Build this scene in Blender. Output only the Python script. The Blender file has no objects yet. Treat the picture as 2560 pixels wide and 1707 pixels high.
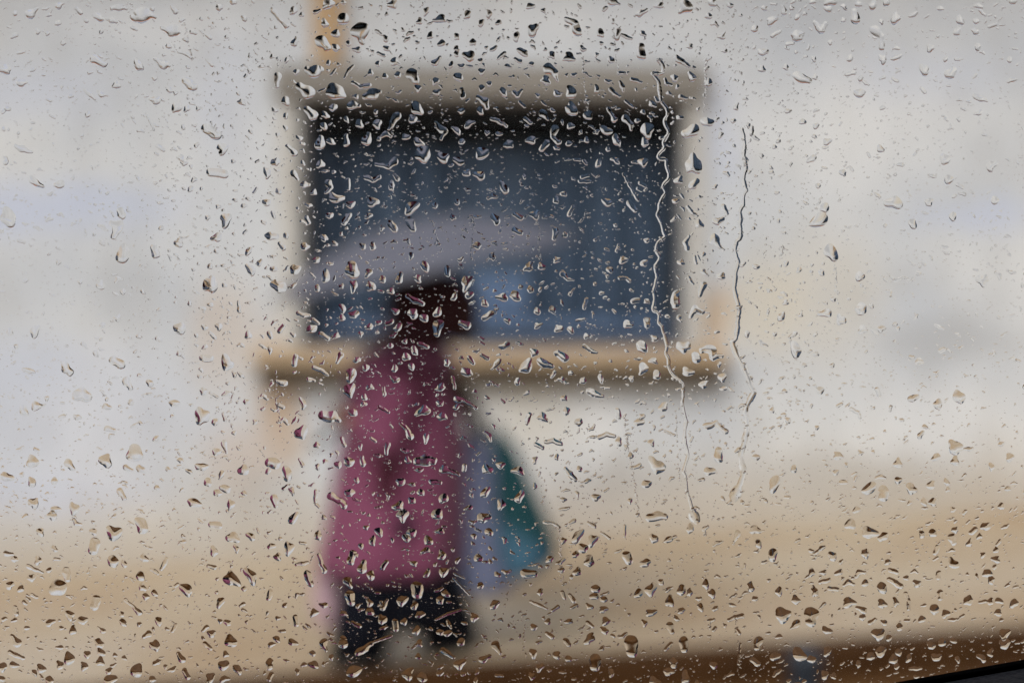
import bpy, bmesh, math, random
import numpy as np
from mathutils import Vector, Matrix
R = math.radians
sc = bpy.context.scene

# ------------------------------------------------------------------ camera
FPX = 50.0 / 36.0 * 2560.0          # focal length in photo pixels
CX, CY = 1280.0, 853.5
CAM = Vector((0, 0, 1.44))
PITCH = R(-2.0)
cam_d = bpy.data.cameras.new('camera')
cam = bpy.data.objects.new('camera', cam_d)
sc.collection.objects.link(cam)
cam.location = CAM
cam.rotation_euler = (R(90) + PITCH, 0, 0)
cam_d.lens = 50; cam_d.sensor_width = 36
cam_d.clip_start = 0.01; cam_d.clip_end = 600
FOCUS = 0.40
cam_d.dof.use_dof = True
cam_d.dof.focus_distance = FOCUS
cam_d.dof.aperture_fstop = 6.0
sc.camera = cam

# ------------------------------------------------------------------ world, sun, exposure
SUN_EL, SUN_AZ = 52.0, 205.0        # azimuth clockwise from +Y
w = bpy.data.worlds.new('World'); sc.world = w; w.use_nodes = True
nt = w.node_tree; nt.nodes.clear()
out = nt.nodes.new('ShaderNodeOutputWorld'); bg = nt.nodes.new('ShaderNodeBackground')
sky = nt.nodes.new('ShaderNodeTexSky'); sky.sky_type = 'NISHITA'; sky.sun_disc = False
sky.sun_elevation = R(SUN_EL); sky.sun_rotation = R(SUN_AZ)
sky.air_density = 1.0; sky.dust_density = 3.0
hs = nt.nodes.new('ShaderNodeHueSaturation'); hs.inputs['Saturation'].default_value = 0.36
nt.links.new(sky.outputs[0], hs.inputs['Color']); nt.links.new(hs.outputs[0], bg.inputs[0])
nt.links.new(bg.outputs[0], out.inputs[0]); bg.inputs[1].default_value = 0.15
sl = bpy.data.lights.new('sun', 'SUN'); sl.energy = 1.4; sl.angle = R(40); sl.color = (1, .98, .955)
so = bpy.data.objects.new('sun', sl); sc.collection.objects.link(so)
sd = Vector((math.sin(R(SUN_AZ)) * math.cos(R(SUN_EL)), math.cos(R(SUN_AZ)) * math.cos(R(SUN_EL)), math.sin(R(SUN_EL))))
so.rotation_euler = (-sd).to_track_quat('-Z', 'Y').to_euler()
so.location = (0, -3, 12)
sc.view_settings.view_transform = 'Standard'; sc.view_settings.look = 'None'
sc.view_settings.gamma = 1; sc.view_settings.exposure = 0.02
sc.render.engine = 'CYCLES'
cy = sc.cycles
cy.max_bounces = 14; cy.transmission_bounces = 10; cy.transparent_max_bounces = 16
cy.diffuse_bounces = 4; cy.glossy_bounces = 4
cy.caustics_refractive = False; cy.caustics_reflective = False
cy.use_denoising = True
try:
    cy.denoiser = 'OPENIMAGEDENOISE'; cy.denoising_input_passes = 'RGB_ALBEDO_NORMAL'; cy.denoising_prefilter = 'ACCURATE'
except Exception:
    pass
cy.use_adaptive_sampling = False

# ------------------------------------------------------------------ helpers
COL = sc.collection
def ray(px, py):
    v = Vector(((px - CX) / FPX, 1.0, (CY - py) / FPX))
    c, s = math.cos(PITCH), math.sin(PITCH)
    return Vector((v.x, v.y * c - v.z * s, v.y * s + v.z * c))
def at(px, py, Y):
    d = ray(px, py); return CAM + d * (Y / d.y)
SLOPE = 0.066; X0 = -0.43
def gz(x): return (x - X0) * SLOPE - .06

def mat(name, col, rough=0.6, spec=0.4, noise=None, bump=None, sheen=0, metallic=0, trans=0):
    m = bpy.data.materials.new(name); m.use_nodes = True
    t = m.node_tree; b = t.nodes['Principled BSDF']
    b.inputs['Base Color'].default_value = (*col, 1); b.inputs['Roughness'].default_value = rough
    b.inputs['Specular IOR Level'].default_value = spec; b.inputs['Metallic'].default_value = metallic
    b.inputs['Sheen Weight'].default_value = sheen
    b.inputs['Transmission Weight'].default_value = trans
    tc = t.nodes.new('ShaderNodeTexCoord')
    if noise:
        sca, amt, col2 = noise
        n = t.nodes.new('ShaderNodeTexNoise'); n.inputs['Scale'].default_value = sca; n.inputs['Detail'].default_value = 5
        t.links.new(tc.outputs['Object'], n.inputs['Vector'])
        r = t.nodes.new('ShaderNodeMapRange'); r.inputs[1].default_value = .35; r.inputs[2].default_value = .68
        r.inputs[4].default_value = amt
        t.links.new(n.outputs[0], r.inputs[0])
        x = t.nodes.new('ShaderNodeMix'); x.data_type = 'RGBA'
        x.inputs[6].default_value = (*col, 1); x.inputs[7].default_value = (*col2, 1)
        t.links.new(r.outputs[0], x.inputs[0]); t.links.new(x.outputs[2], b.inputs['Base Color'])
    if bump:
        sca, amt = bump
        n2 = t.nodes.new('ShaderNodeTexNoise'); n2.inputs['Scale'].default_value = sca; n2.inputs['Detail'].default_value = 4
        t.links.new(tc.outputs['Object'], n2.inputs['Vector'])
        bu = t.nodes.new('ShaderNodeBump'); bu.inputs['Strength'].default_value = amt; bu.inputs['Distance'].default_value = .01
        t.links.new(n2.outputs[0], bu.inputs['Height']); t.links.new(bu.outputs[0], b.inputs['Normal'])
    return m

def tag(o, label=None, cat=None, group=None, kind=None):
    if label: o['label'] = label
    if cat: o['category'] = cat
    if group: o['group'] = group
    if kind: o['kind'] = kind
    return o
def empty(name, loc=(0, 0, 0), label=None, cat=None, group=None, M=None):
    o = bpy.data.objects.new(name, None); COL.objects.link(o)
    if M is not None: o.matrix_world = M
    else: o.location = loc
    o.empty_display_size = .1
    return tag(o, label, cat, group)
def link(name, me, m=None, parent=None, loc=None, M=None):
    if m: me.materials.append(m)
    o = bpy.data.objects.new(name, me); COL.objects.link(o)
    if parent: o.parent = parent
    if M is not None: o.matrix_world = M
    elif loc is not None: o.location = loc
    return o
def bmobj(name, bm, m, parent=None, smooth=False, off=None):
    if off is not None:
        bmesh.ops.translate(bm, verts=bm.verts, vec=-Vector(off))
    bmesh.ops.recalc_face_normals(bm, faces=bm.faces)
    me = bpy.data.meshes.new(name); bm.to_mesh(me); bm.free()
    if smooth:
        for p in me.polygons: p.use_smooth = True
    return link(name, me, m, parent)
def box(bm, x0, x1, y0, y1, z0, z1, bev=0.0):
    g = bmesh.ops.create_cube(bm, size=1)
    vs = g['verts']
    for v in vs:
        v.co = Vector(((x0 + x1) / 2 + v.co.x * (x1 - x0), (y0 + y1) / 2 + v.co.y * (y1 - y0), (z0 + z1) / 2 + v.co.z * (z1 - z0)))
    if bev:
        es = list({e for v in vs for e in v.link_edges})
        bmesh.ops.bevel(bm, geom=es, offset=bev, segments=2, affect='EDGES', profile=.6)
def boxobj(name, m, parent, dims, bev=0.0, off=None):
    bm = bmesh.new(); box(bm, *dims, bev=bev)
    return bmobj(name, bm, m, parent, off=off)
def loft(bm, rings, cap=True):
    """rings: list of lists of Vectors, equal length, closed"""
    vr = [[bm.verts.new(p) for p in r] for r in rings]
    n = len(rings[0])
    for a, b in zip(vr, vr[1:]):
        for i in range(n):
            bm.faces.new((a[i], a[(i + 1) % n], b[(i + 1) % n], b[i]))
    if cap:
        bm.faces.new(vr[0][::-1]); bm.faces.new(vr[-1])
    return vr
def ring(c, rx, ry, n=28, wob=0.0, k=5, ph=0.0, axis_u=Vector((1, 0, 0)), axis_v=Vector((0, 1, 0))):
    o = []
    for i in range(n):
        a = 2 * math.pi * i / n
        f = 1 + wob * math.sin(k * a + ph) + wob * .6 * math.sin((k + 3) * a - ph * 1.7)
        o.append(Vector(c) + axis_u * (rx * f * math.cos(a)) + axis_v * (ry * f * math.sin(a)))
    return o
def tube(bm, pts, rads, n=14, cap=True, flat=1.0):
    rings = []
    for i, p in enumerate(pts):
        p = Vector(p)
        d = (Vector(pts[min(i + 1, len(pts) - 1)]) - Vector(pts[max(i - 1, 0)])).normalized()
        ref = Vector((0, 1, 0)) if abs(d.y) < .85 else Vector((1, 0, 0))
        u = d.cross(ref).normalized(); v = u.cross(d).normalized()
        rings.append([p + u * (rads[i] * math.cos(t)) + v * (rads[i] * flat * math.sin(t)) for t in [2 * math.pi * j / n for j in range(n)]])
    loft(bm, rings, cap)

# ------------------------------------------------------------------ ground
def slope_sheet(name, y0, y1, x0, x1, dz, m, nx=2, ny=2):
    bm = bmesh.new()
    vs = [[bm.verts.new((x0 + (x1 - x0) * i / (nx - 1), y0 + (y1 - y0) * j / (ny - 1), gz(x0 + (x1 - x0) * i / (nx - 1)) + dz)) for i in range(nx)] for j in range(ny)]
    for j in range(ny - 1):
        for i in range(nx - 1):
            bm.faces.new((vs[j][i], vs[j][i + 1], vs[j + 1][i + 1], vs[j + 1][i]))
    o = bmobj(name, bm, m); o['kind'] = 'structure'; return o
def wet(name, c1, c2, sca, rough, puddle=.15):
    m = mat(name, c1, rough, .5, (sca, 1.0, c2), (40, .25))
    t = m.node_tree; b = t.nodes['Principled BSDF']
    n = t.nodes.new('ShaderNodeTexNoise'); n.inputs['Scale'].default_value = 1.3; n.inputs['Detail'].default_value = 3
    tc = [x for x in t.nodes if x.type == 'TEX_COORD'][0]
    t.links.new(tc.outputs['Object'], n.inputs['Vector'])
    r = t.nodes.new('ShaderNodeMapRange'); r.inputs[1].default_value = .4; r.inputs[2].default_value = .6
    r.inputs[3].default_value = puddle; r.inputs[4].default_value = rough
    t.links.new(n.outputs[0], r.inputs[0]); t.links.new(r.outputs[0], b.inputs['Roughness'])
    return m
M_road = wet('wet_brown_road', (.066, .025, .002), (.105, .041, .003), 1.6, .8, .65)
M_pave = wet('wet_tan_paving', (.44, .355, .25), (.35, .24, .135), .9, .6, .3)
M_earth = mat('earth', (.10, .08, .05), .9, .2, (1.5, 1, (.06, .055, .04)))
M_kerb = mat('kerb_stone', (.062, .026, .006), .8, .15, (6, .8, (.042, .016, .003)), (30, .3))
slope_sheet('ground', -150, 250, -200, 200, -.30, M_earth)
slope_sheet('road', -14, 5.52, -60, 60, -.13, M_road, 40, 8)
slope_sheet('pavement', 5.67, 8.6, -60, 60, 0, M_pave, 40, 6)
kb = empty('kerb', (0, 5.5, 0)); kb['kind'] = 'structure'
for i in range(-7, 8):
    xa, xb = i * .9 + .004, (i + 1) * .9 - .004
    bm = bmesh.new(); box(bm, xa, xb, 5.52, 5.675, -.16, .004, bev=.012)
    for v in bm.verts: v.co.z += gz(v.co.x)
    o = bmobj('kerb_stone', bm, M_kerb, kb, off=(0, 5.5, 0))

# ------------------------------------------------------------------ house
YW = 8.3
def wall_material():
    m = bpy.data.materials.new('stained_plaster'); m.use_nodes = True
    t = m.node_tree; b = t.nodes['Principled BSDF']; N = t.nodes.new; L = t.links.new
    b.inputs['Roughness'].default_value = .85; b.inputs['Specular IOR Level'].default_value = .2
    tc = N('ShaderNodeTexCoord'); sep = N('ShaderNodeSeparateXYZ'); L(tc.outputs['Object'], sep.inputs[0])
    n1 = N('ShaderNodeTexNoise'); n1.inputs['Scale'].default_value = 1.1; n1.inputs['Detail'].default_value = 6
    L(tc.outputs['Object'], n1.inputs['Vector'])
    cr = N('ShaderNodeValToRGB'); cr.color_ramp.elements[0].position = .36; cr.color_ramp.elements[1].position = .66
    cr.color_ramp.elements[0].color = (.565, .59, .625, 1); cr.color_ramp.elements[1].color = (.71, .715, .71, 1)
    L(n1.outputs[0], cr.inputs[0]); cur = cr.outputs[0]
    n3 = N('ShaderNodeTexNoise'); n3.inputs['Scale'].default_value = 4.5; n3.inputs['Detail'].default_value = 7; n3.inputs['Roughness'].default_value = .62
    mp = N('ShaderNodeMapping'); mp.inputs['Scale'].default_value = (1.3, 1, .55); L(tc.outputs['Object'], mp.inputs[0]); L(mp.outputs[0], n3.inputs['Vector'])
    r3 = N('ShaderNodeMapRange'); r3.inputs[1].default_value = .5; r3.inputs[2].default_value = .72; r3.inputs[4].default_value = .55; L(n3.outputs[0], r3.inputs[0])
    m3 = N('ShaderNodeMix'); m3.data_type = 'RGBA'; L(r3.outputs[0], m3.inputs[0]); L(cur, m3.inputs[6]); m3.inputs[7].default_value = (.48, .47, .45, 1); cur = m3.outputs[2]
    def warp(axis, off):
        n = N('ShaderNodeTexNoise'); n.inputs['Scale'].default_value = 3; n.inputs['Detail'].default_value = 3
        a = N('ShaderNodeVectorMath'); a.operation = 'ADD'; a.inputs[1].default_value = (off, off, off)
        L(tc.outputs['Object'], a.inputs[0]); L(a.outputs[0], n.inputs['Vector'])
        k = N('ShaderNodeMath'); k.operation = 'MULTIPLY_ADD'; k.inputs[1].default_value = .30; k.inputs[2].default_value = -.15
        L(n.outputs[0], k.inputs[0]); s = N('ShaderNodeMath'); L(k.outputs[0], s.inputs[0]); L(sep.outputs[axis], s.inputs[1]); return s.outputs[0]
    wx, wz = warp(0, 0), warp(2, 7.3)
    tan, lav, gry, crm, wht = (.52, .36, .22), (.55, .60, .74), (.40, .40, .40), (.70, .61, .44), (.85, .85, .84)
    patches = [(700, 1000, 75, 190, tan, .8), (560, 830, 110, 150, tan, .35), (600, 1150, 90, 120, tan, .45), (1780, 800, 60, 110, tan, .75), (1900, 760, 120, 150, crm, .45),
        (2060, 740, 160, 200, crm, .35), (80, 520, 420, 75, lav, .75), (60, 230, 260, 90, lav, .35), (560, 250, 90, 200, lav, .3), (300, 730, 80, 130, gry, .35), (60, 900, 250, 90, lav, .3),
        (2380, 850, 190, 60, gry, .5), (2450, 545, 180, 45, lav, .6), (2300, 190, 260, 90, lav, .3), (1600, 1205, 190, 55, gry, .42), (110, 1240, 330, 70, lav, .5), (620, 1230, 160, 70, gry, .3),
        (2120, 1190, 360, 60, gry, .38), (1500, 1060, 70, 110, wht, .5), (1800, 330, 60, 160, lav, .5), (2100, 350, 260, 200, wht, .3), (1330, 1030, 130, 120, crm, .35), (400, 60, 300, 60, wht, .4),
        (200, 1060, 420, 190, lav, .38), (430, 1120, 160, 120, gry, .2), (2300, 1040, 200, 90, wht, .3), (1500, 60, 300, 60, wht, .3)]
    for (px, py, sx, sy, c, k) in patches:
        p = at(px, py, YW); sx *= YW / FPX; sy *= YW / FPX
        a = N('ShaderNodeMath'); a.operation = 'SUBTRACT'; L(wx, a.inputs[0]); a.inputs[1].default_value = p.x
        a2 = N('ShaderNodeMath'); a2.operation = 'DIVIDE'; L(a.outputs[0], a2.inputs[0]); a2.inputs[1].default_value = sx
        c1 = N('ShaderNodeMath'); c1.operation = 'SUBTRACT'; L(wz, c1.inputs[0]); c1.inputs[1].default_value = p.z
        c2 = N('ShaderNodeMath'); c2.operation = 'DIVIDE'; L(c1.outputs[0], c2.inputs[0]); c2.inputs[1].default_value = sy
        cb = N('ShaderNodeCombineXYZ'); L(a2.outputs[0], cb.inputs[0]); L(c2.outputs[0], cb.inputs[1])
        ln = N('ShaderNodeVectorMath'); ln.operation = 'LENGTH'; L(cb.outputs[0], ln.inputs[0])
        mr = N('ShaderNodeMapRange'); mr.interpolation_type = 'SMOOTHSTEP'; L(ln.outputs['Value'], mr.inputs[0])
        mr.inputs[1].default_value = .25; mr.inputs[2].default_value = 1.35; mr.inputs[3].default_value = k; mr.inputs[4].default_value = 0
        mx = N('ShaderNodeMix'); mx.data_type = 'RGBA'; L(mr.outputs[0], mx.inputs[0]); L(cur, mx.inputs[6]); mx.inputs[7].default_value = (*c, 1)
        cur = mx.outputs[2]
    hz = N('ShaderNodeMath'); hz.operation = 'MULTIPLY_ADD'; L(wx, hz.inputs[0]); hz.inputs[1].default_value = -SLOPE; L(wz, hz.inputs[2])
    mr = N('ShaderNodeMapRange'); mr.interpolation_type = 'SMOOTHSTEP'; L(hz.outputs[0], mr.inputs[0])
    mr.inputs[1].default_value = gz(0) - .05; mr.inputs[2].default_value = gz(0) + .62; mr.inputs[3].default_value = .85; mr.inputs[4].default_value = 0
    mx = N('ShaderNodeMix'); mx.data_type = 'RGBA'; L(mr.outputs[0], mx.inputs[0]); L(cur, mx.inputs[6]); mx.inputs[7].default_value = (.47, .40, .31, 1); cur = mx.outputs[2]
    L(cur, b.inputs['Base Color'])
    n2 = N('ShaderNodeTexNoise'); n2.inputs['Scale'].default_value = 25; n2.inputs['Detail'].default_value = 5; L(tc.outputs['Object'], n2.inputs['Vector'])
    bu = N('ShaderNodeBump'); bu.inputs['Strength'].default_value = .3; bu.inputs['Distance'].default_value = .01
    L(n2.outputs[0], bu.inputs['Height']); L(bu.outputs[0], b.inputs['Normal'])
    return m
M_wall = wall_material()
M_trimg = mat('grey_stone_trim', (.30, .275, .24), .8, .2, (4, .7, (.22, .20, .175)), (30, .3))
M_jamb = mat('pale_stone_trim', (.60, .58, .54), .8, .2, (3, .7, (.50, .46, .40)), (30, .3))
M_sill = mat('tan_stone_sill', (.52, .39, .25), .7, .3, (5, .7, (.44, .32, .2)), (30, .2))
M_sillshade = mat('brown_sill_shadow', (.125, .10, .07), .75, .2, (5, .7, (.09, .07, .05)), (30, .2))
M_board = mat('tan_painted_post', (.50, .34, .19), .7, .3, (6, .6, (.44, .30, .18)))
M_soffit = mat('brown_soffit_board', (.52, .31, .22), .7, .3, (5, .8, (.44, .25, .17)))
M_tile = mat('roof_tile', (.36, .18, .12), .8, .2, (3, .8, (.28, .13, .09)))
M_frame = mat('dark_window_frame', (.018, .02, .024), .5, .4)
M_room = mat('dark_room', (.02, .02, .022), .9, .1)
M_val = mat('black_valance', (.006, .006, .006), .9, .1)
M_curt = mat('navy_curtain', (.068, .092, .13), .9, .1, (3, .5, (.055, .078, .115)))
M_curt2 = mat('pale_blue_curtain', (.16, .195, .26), .9, .1, (3, .5, (.13, .16, .215)))
M_cloth = mat('blue_sill_cloth', (.22, .285, .42), .9, .1, (2, .6, (.16, .21, .32)))
def painted_folds(m, c2, sca, amt):  # wavy colour bands paint the light and shade of the curtain folds
    t = m.node_tree; b = t.nodes['Principled BSDF']; src = b.inputs['Base Color'].links[0].from_socket
    tc = [x for x in t.nodes if x.type == 'TEX_COORD'][0]
    wv = t.nodes.new('ShaderNodeTexWave'); wv.bands_direction = 'X'; wv.inputs['Scale'].default_value = sca; wv.inputs['Distortion'].default_value = 2.5; wv.inputs['Detail'].default_value = 2; wv.inputs['Detail Scale'].default_value = .4
    mp = t.nodes.new('ShaderNodeMapping'); mp.inputs['Scale'].default_value = (1, 1, .08); t.links.new(tc.outputs['Object'], mp.inputs[0]); t.links.new(mp.outputs[0], wv.inputs[0])
    ml = t.nodes.new('ShaderNodeMath'); ml.operation = 'MULTIPLY'; ml.inputs[1].default_value = amt; t.links.new(wv.outputs['Fac'], ml.inputs[0])
    mx = t.nodes.new('ShaderNodeMix'); mx.data_type = 'RGBA'; t.links.new(ml.outputs[0], mx.inputs[0]); t.links.new(src, mx.inputs[6]); mx.inputs[7].default_value = (*c2, 1); t.links.new(mx.outputs[2], b.inputs['Base Color'])
def pane_mat(name, tint=(1, 1, 1), k=1.0):
    m = bpy.data.materials.new(name); m.use_nodes = True
    t = m.node_tree; t.nodes.clear(); N = t.nodes.new; L = t.links.new
    o = N('ShaderNodeOutputMaterial'); mx = N('ShaderNodeMixShader'); tr = N('ShaderNodeBsdfTransparent'); gl = N('ShaderNodeBsdfGlossy')
    tr.inputs[0].default_value = (*tint, 1); gl.inputs['Roughness'].default_value = 0
    lw = N('ShaderNodeLayerWeight'); lw.inputs[0].default_value = .12
    ml = N('ShaderNodeMath'); ml.operation = 'MULTIPLY'; ml.inputs[1].default_value = k
    L(lw.outputs['Fresnel'], ml.inputs[0]); L(ml.outputs[0], mx.inputs[0]); L(tr.outputs[0], mx.inputs[1]); L(gl.outputs[0], mx.inputs[2]); L(mx.outputs[0], o.inputs[0])
    return m
painted_folds(M_curt, (.16, .20, .27), 1.5, .85); painted_folds(M_curt2, (.09, .12, .165), 1.9, .7)
M_pane = pane_mat('window_pane', (.9, .93, .95), .5)

house = empty('house', (0, YW, 0), 'stained white plastered house with a tan-silled dark curtained window', 'house')
HO = (0, YW, 0)
wl, wr = at(752, 500, YW).x, at(1714, 500, YW).x
wb, wt = at(1200, 868, YW).z, at(1200, 246, YW).z
HX0, HX1, HZ0, HZ1 = -11.0, 11.0, -1.2, 3.98
bm = bmesh.new()
# wall as a slab with the window opening cut out (four blocks sharing edges)
def wallface(bm, y, flip):
    xs = [HX0, wl, wr, HX1]; zs = [HZ0, wb, wt, HZ1]
    V = [[bm.verts.new((x, y, z)) for x in xs] for z in zs]
    for j in range(3):
        for i in range(3):
            if i == 1 and j == 1: continue
            f = (V[j][i], V[j][i + 1], V[j + 1][i + 1], V[j + 1][i])
            bm.faces.new(f if flip else f[::-1])
    return V
A = wallface(bm, YW, True); B = wallface(bm, YW + .30, False)
hole = [(1, 1), (1, 2), (2, 2), (2, 1)]
for k in range(4):
    j, i = hole[k]; j2, i2 = hole[(k + 1) % 4]
    bm.faces.new((A[j][i], A[j2][i2], B[j2][i2], B[j][i]))
bmobj('front_wall', bm, M_wall, house, off=HO)
for nm, d in (('side_wall', (HX0, HX0 + .3, YW + .31, YW + 7, HZ0, HZ1)), ('side_wall', (HX1 - .3, HX1, YW + .31, YW + 7, HZ0, HZ1)), ('rear_wall', (HX0 + .31, HX1 - .31, YW + 6.7, YW + 7, HZ0, HZ1))):
    boxobj(nm, M_wall, house, d, off=HO)
# roof with deep brown soffit
bm = bmesh.new()
prof = [(YW - .6, HZ1 + .06), (YW - .6, HZ1 + .16), (YW + 3.5, HZ1 + 2.4), (YW + 8.0, HZ1 + .16), (YW + 8.0, HZ1 + .06), (YW + 3.5, HZ1 + 2.25)]
loft(bm, [[Vector((x, y, z)) for y, z in prof] for x in (HX0 - .5, HX1 + .5)])
roof = bmobj('roof', bm, M_tile, house, off=HO)
for i in range(3):
    y0 = YW - .58 + i * .2
    boxobj('soffit_board', M_soffit, roof, (HX0 - .45, HX1 + .45, y0, y0 + .19, HZ1 + .005 + .002 * (i % 2), HZ1 + .045), off=HO)
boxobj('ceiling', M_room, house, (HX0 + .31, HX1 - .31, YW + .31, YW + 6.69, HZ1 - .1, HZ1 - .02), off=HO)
# room behind the window
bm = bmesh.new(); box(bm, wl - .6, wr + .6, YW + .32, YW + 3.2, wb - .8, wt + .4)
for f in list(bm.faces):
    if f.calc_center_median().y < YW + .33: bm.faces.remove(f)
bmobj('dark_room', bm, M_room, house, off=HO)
# window with trim
win = empty('window'); win.parent = house
lx0, lx1 = at(690, 200, YW).x, at(1765, 200, YW).x
lz1 = at(1200, 168, YW).z
boxobj('lintel', M_trimg, win, (lx0, lx1, YW - .11, YW + .02, wt - .004, lz1), bev=.012, off=HO)
sx0, sx1 = at(640, 900, YW).x, at(1812, 900, YW).x
sz = at(1200, 912, YW).z; mz = at(1200, 958, YW).z
boxobj('jamb', M_jamb, win, (lx0 + .015, wl - .004, YW - .06, YW + .02, wb + .002, wt - .006), bev=.01, off=HO)
boxobj('jamb', M_jamb, win, (wr + .004, lx1 - .015, YW - .06, YW + .02, wb + .002, wt - .006), bev=.01, off=HO)
boxobj('sill', M_sill, win, (sx0, sx1, YW - .15, YW + .05, sz, wb), bev=.014, off=HO)
boxobj('sill_shadow_strip', M_sillshade, win, (sx0 + .03, sx1 - .03, YW - .10, YW + .02, mz, sz - .003), bev=.012, off=HO)  # dark brown strip standing in for the shadow below the sill
boxobj('reveal_sill', M_cloth, win, (wl + .012, wr - .012, YW + .055, YW + .19, wb + .001, wb + .012), off=HO)
fy0, fy1 = YW + .20, YW + .26
for d in ((wl + .003, wl + .07, fy0, fy1, wb + .02, wt - .003), (wr - .07, wr - .003, fy0, fy1, wb + .02, wt - .003),
          (wl + .072, wr - .072, fy0, fy1, wt - .075, wt - .003), (wl + .072, wr - .072, fy0, fy1, wb + .02, wb + .09)):
    boxobj('frame_bar', M_frame, win, d, bev=.006, off=HO)
pan = boxobj('pane', M_pane, win, (wl + .075, wr - .075, YW + .225, YW + .231, wb + .093, wt - .078), off=HO)
boxobj('valance', M_val, win, (wl + .08, wr - .08, YW + .275, YW + .315, at(1200, 345, YW).z, wt - .01), off=HO)
def curtain(name, m, xa, xb, za, zb, y, amp, lam, seed):
    rnd = random.Random(seed); n = max(12, int((xb - xa) / .012)); bm = bmesh.new(); ph = rnd.random() * 6
    rows = []
    for j in range(7):
        z = zb + (za - zb) * j / 6
        rows.append([bm.verts.new((xa + (xb - xa) * i / n, y + amp * (math.sin((xa + (xb - xa) * i / n) / lam * 6.283 + ph + .3 * math.sin(j)) + .5 * math.sin((xa + (xb - xa) * i / n) / lam * 2.71 + ph * 2)), z)) for i in range(n + 1)])
    for a, b in zip(rows, rows[1:]):
        for i in range(n): bm.faces.new((a[i], a[i + 1], b[i + 1], b[i]))
    o = bmobj(name, bm, m, win, True, off=HO)
    s = o.modifiers.new('thick', 'SOLIDIFY'); s.thickness = .003
    return o
px = lambda x: at(x, 500, YW + .33).x
pz = lambda y: at(1200, y, YW + .33).z
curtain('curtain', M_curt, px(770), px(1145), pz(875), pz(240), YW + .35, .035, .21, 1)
curtain('curtain', M_curt2, px(1140), px(1345), pz(875), pz(240), YW + .39, .012, .15, 2)
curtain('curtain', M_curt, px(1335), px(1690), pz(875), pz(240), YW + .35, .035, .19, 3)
curtain('half_curtain', M_cloth, px(770), px(1690), pz(878), pz(800), YW + .30, .012, .17, 4)
curtain('half_curtain', M_cloth, px(1185), px(1318), pz(798), pz(690), YW + .305, .010, .12, 5)
# tan post standing on the lintel
a, b_ = at(783, 60, YW).x, at(862, 60, YW).x
boxobj('wall_post', M_board, house, (a, b_, YW - .07, YW + .02, lz1 + .003, HZ1 - .05), bev=.012, off=HO)

# ------------------------------------------------------------------ short post at the road edge
p = at(2012, 1640, 5.15)
M_boll = mat('blue_grey_painted_post', (.035, .045, .06), .6, .3, (12, .6, (.022, .028, .036)))
bol = empty('bollard', (p.x, 5.15, gz(p.x) - .13), 'short blue-grey post standing in the wet brown road by the kerb', 'post')
bm = bmesh.new(); loft(bm, [ring((0, 0, z), r, r, 20) for z, r in ((0, .075), (.02, .075), (.025, .064), (.17, .060), (.175, .068), (.205, .068), (.225, .052), (.232, .02))])
bmobj('shaft', bm, M_boll, bol, True)
bm = bmesh.new(); loft(bm, [ring((0, 0, z), r, r, 20) for z, r in ((-.02, .10), (.022, .10), (.028, .09))])
bmobj('base', bm, M_boll, bol)

# ------------------------------------------------------------------ person under the umbrella
YP = 5.76
W = lambda x, y, Y=YP: at(x, y, Y)
PX = W(1000, 1650).x; PZ = gz(PX)
M_coat = mat('mauve_pink_coat', (.225, .060, .118), .85, .2, (5, .55, (.175, .042, .088)), (18, .5), sheen=.2)
M_scarf = mat('dark_maroon_scarf', (.040, .010, .014), .9, .15, (8, .7, (.06, .018, .018)), (25, .4))
M_scarf2 = mat('wine_scarf_end', (.085, .020, .036), .9, .15, (8, .7, (.06, .014, .024)), (25, .4))
M_brown = mat('brown_scarf_fold', (.060, .028, .020), .9, .15, (8, .7, (.045, .02, .016)), (25, .4))
M_trou = mat('navy_black_trousers', (.0045, .0055, .010), .9, .08, (9, .6, (.007, .008, .014)), (20, .4))
M_skin = mat('skin', (.36, .19, .125), .55, .35, (30, .4, (.30, .15, .10)))
M_shoe = mat('black_leather', (.008, .008, .010), .4, .4)
M_eye = mat('eye', (.03, .02, .015), .2, .5)
M_hair = mat('hair', (.015, .010, .008), .6, .3)
M_strap = mat('dark_brown_strap', (.040, .026, .020), .8, .2)
person = empty('person', (PX, YP, PZ), 'person in long mauve-pink coat and dark headscarf walking with bags under umbrella', 'person')
PO = Vector((PX, YP, PZ))
def P(x, y, Y=YP): return W(x, y, Y) - PO        # local to person
def bmp(name, bm, m, smooth=True, parent=person): return bmobj(name, bm, m, parent, smooth)
# body: skinned skeleton, facing -X
Z = lambda y: W(1000, y).z - PO.z
bx = P(1010, 1000).x
J = {'pel': (bx, 0, .70), 'spine': (bx + .005, 0, .90), 'chest': (bx, 0, 1.08), 'neck': (bx, 0, 1.20), 'head': (bx - .02, 0, 1.30), 'crown': (bx - .015, 0, 1.42),
     'hipL': (bx - .01, -.09, .67), 'kneeL': (P(905, 1500).x, -.10, .36), 'ankL': (P(915, 1640).x, -.10, .06),
     'hipR': (bx + .01, .09, .67), 'kneeR': (P(1085, 1500).x, .09, .36), 'ankR': (P(1130, 1640).x, .09, .075),
     'shL': (bx, -.16, 1.14), 'elL': (bx - .05, -.22, .90), 'wrL': (bx - .17, -.18, 1.00),
     'shR': (bx, .16, 1.14), 'elR': (bx + .12, .20, .92), 'wrR': (bx + .16, .16, .78)}
E = [('pel', 'spine'), ('spine', 'chest'), ('chest', 'neck'), ('neck', 'head'), ('head', 'crown'), ('pel', 'hipL'), ('hipL', 'kneeL'), ('kneeL', 'ankL'), ('pel', 'hipR'), ('hipR', 'kneeR'), ('kneeR', 'ankR'),
     ('chest', 'shL'), ('shL', 'elL'), ('elL', 'wrL'), ('chest', 'shR'), ('shR', 'elR'), ('elR', 'wrR')]
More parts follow.
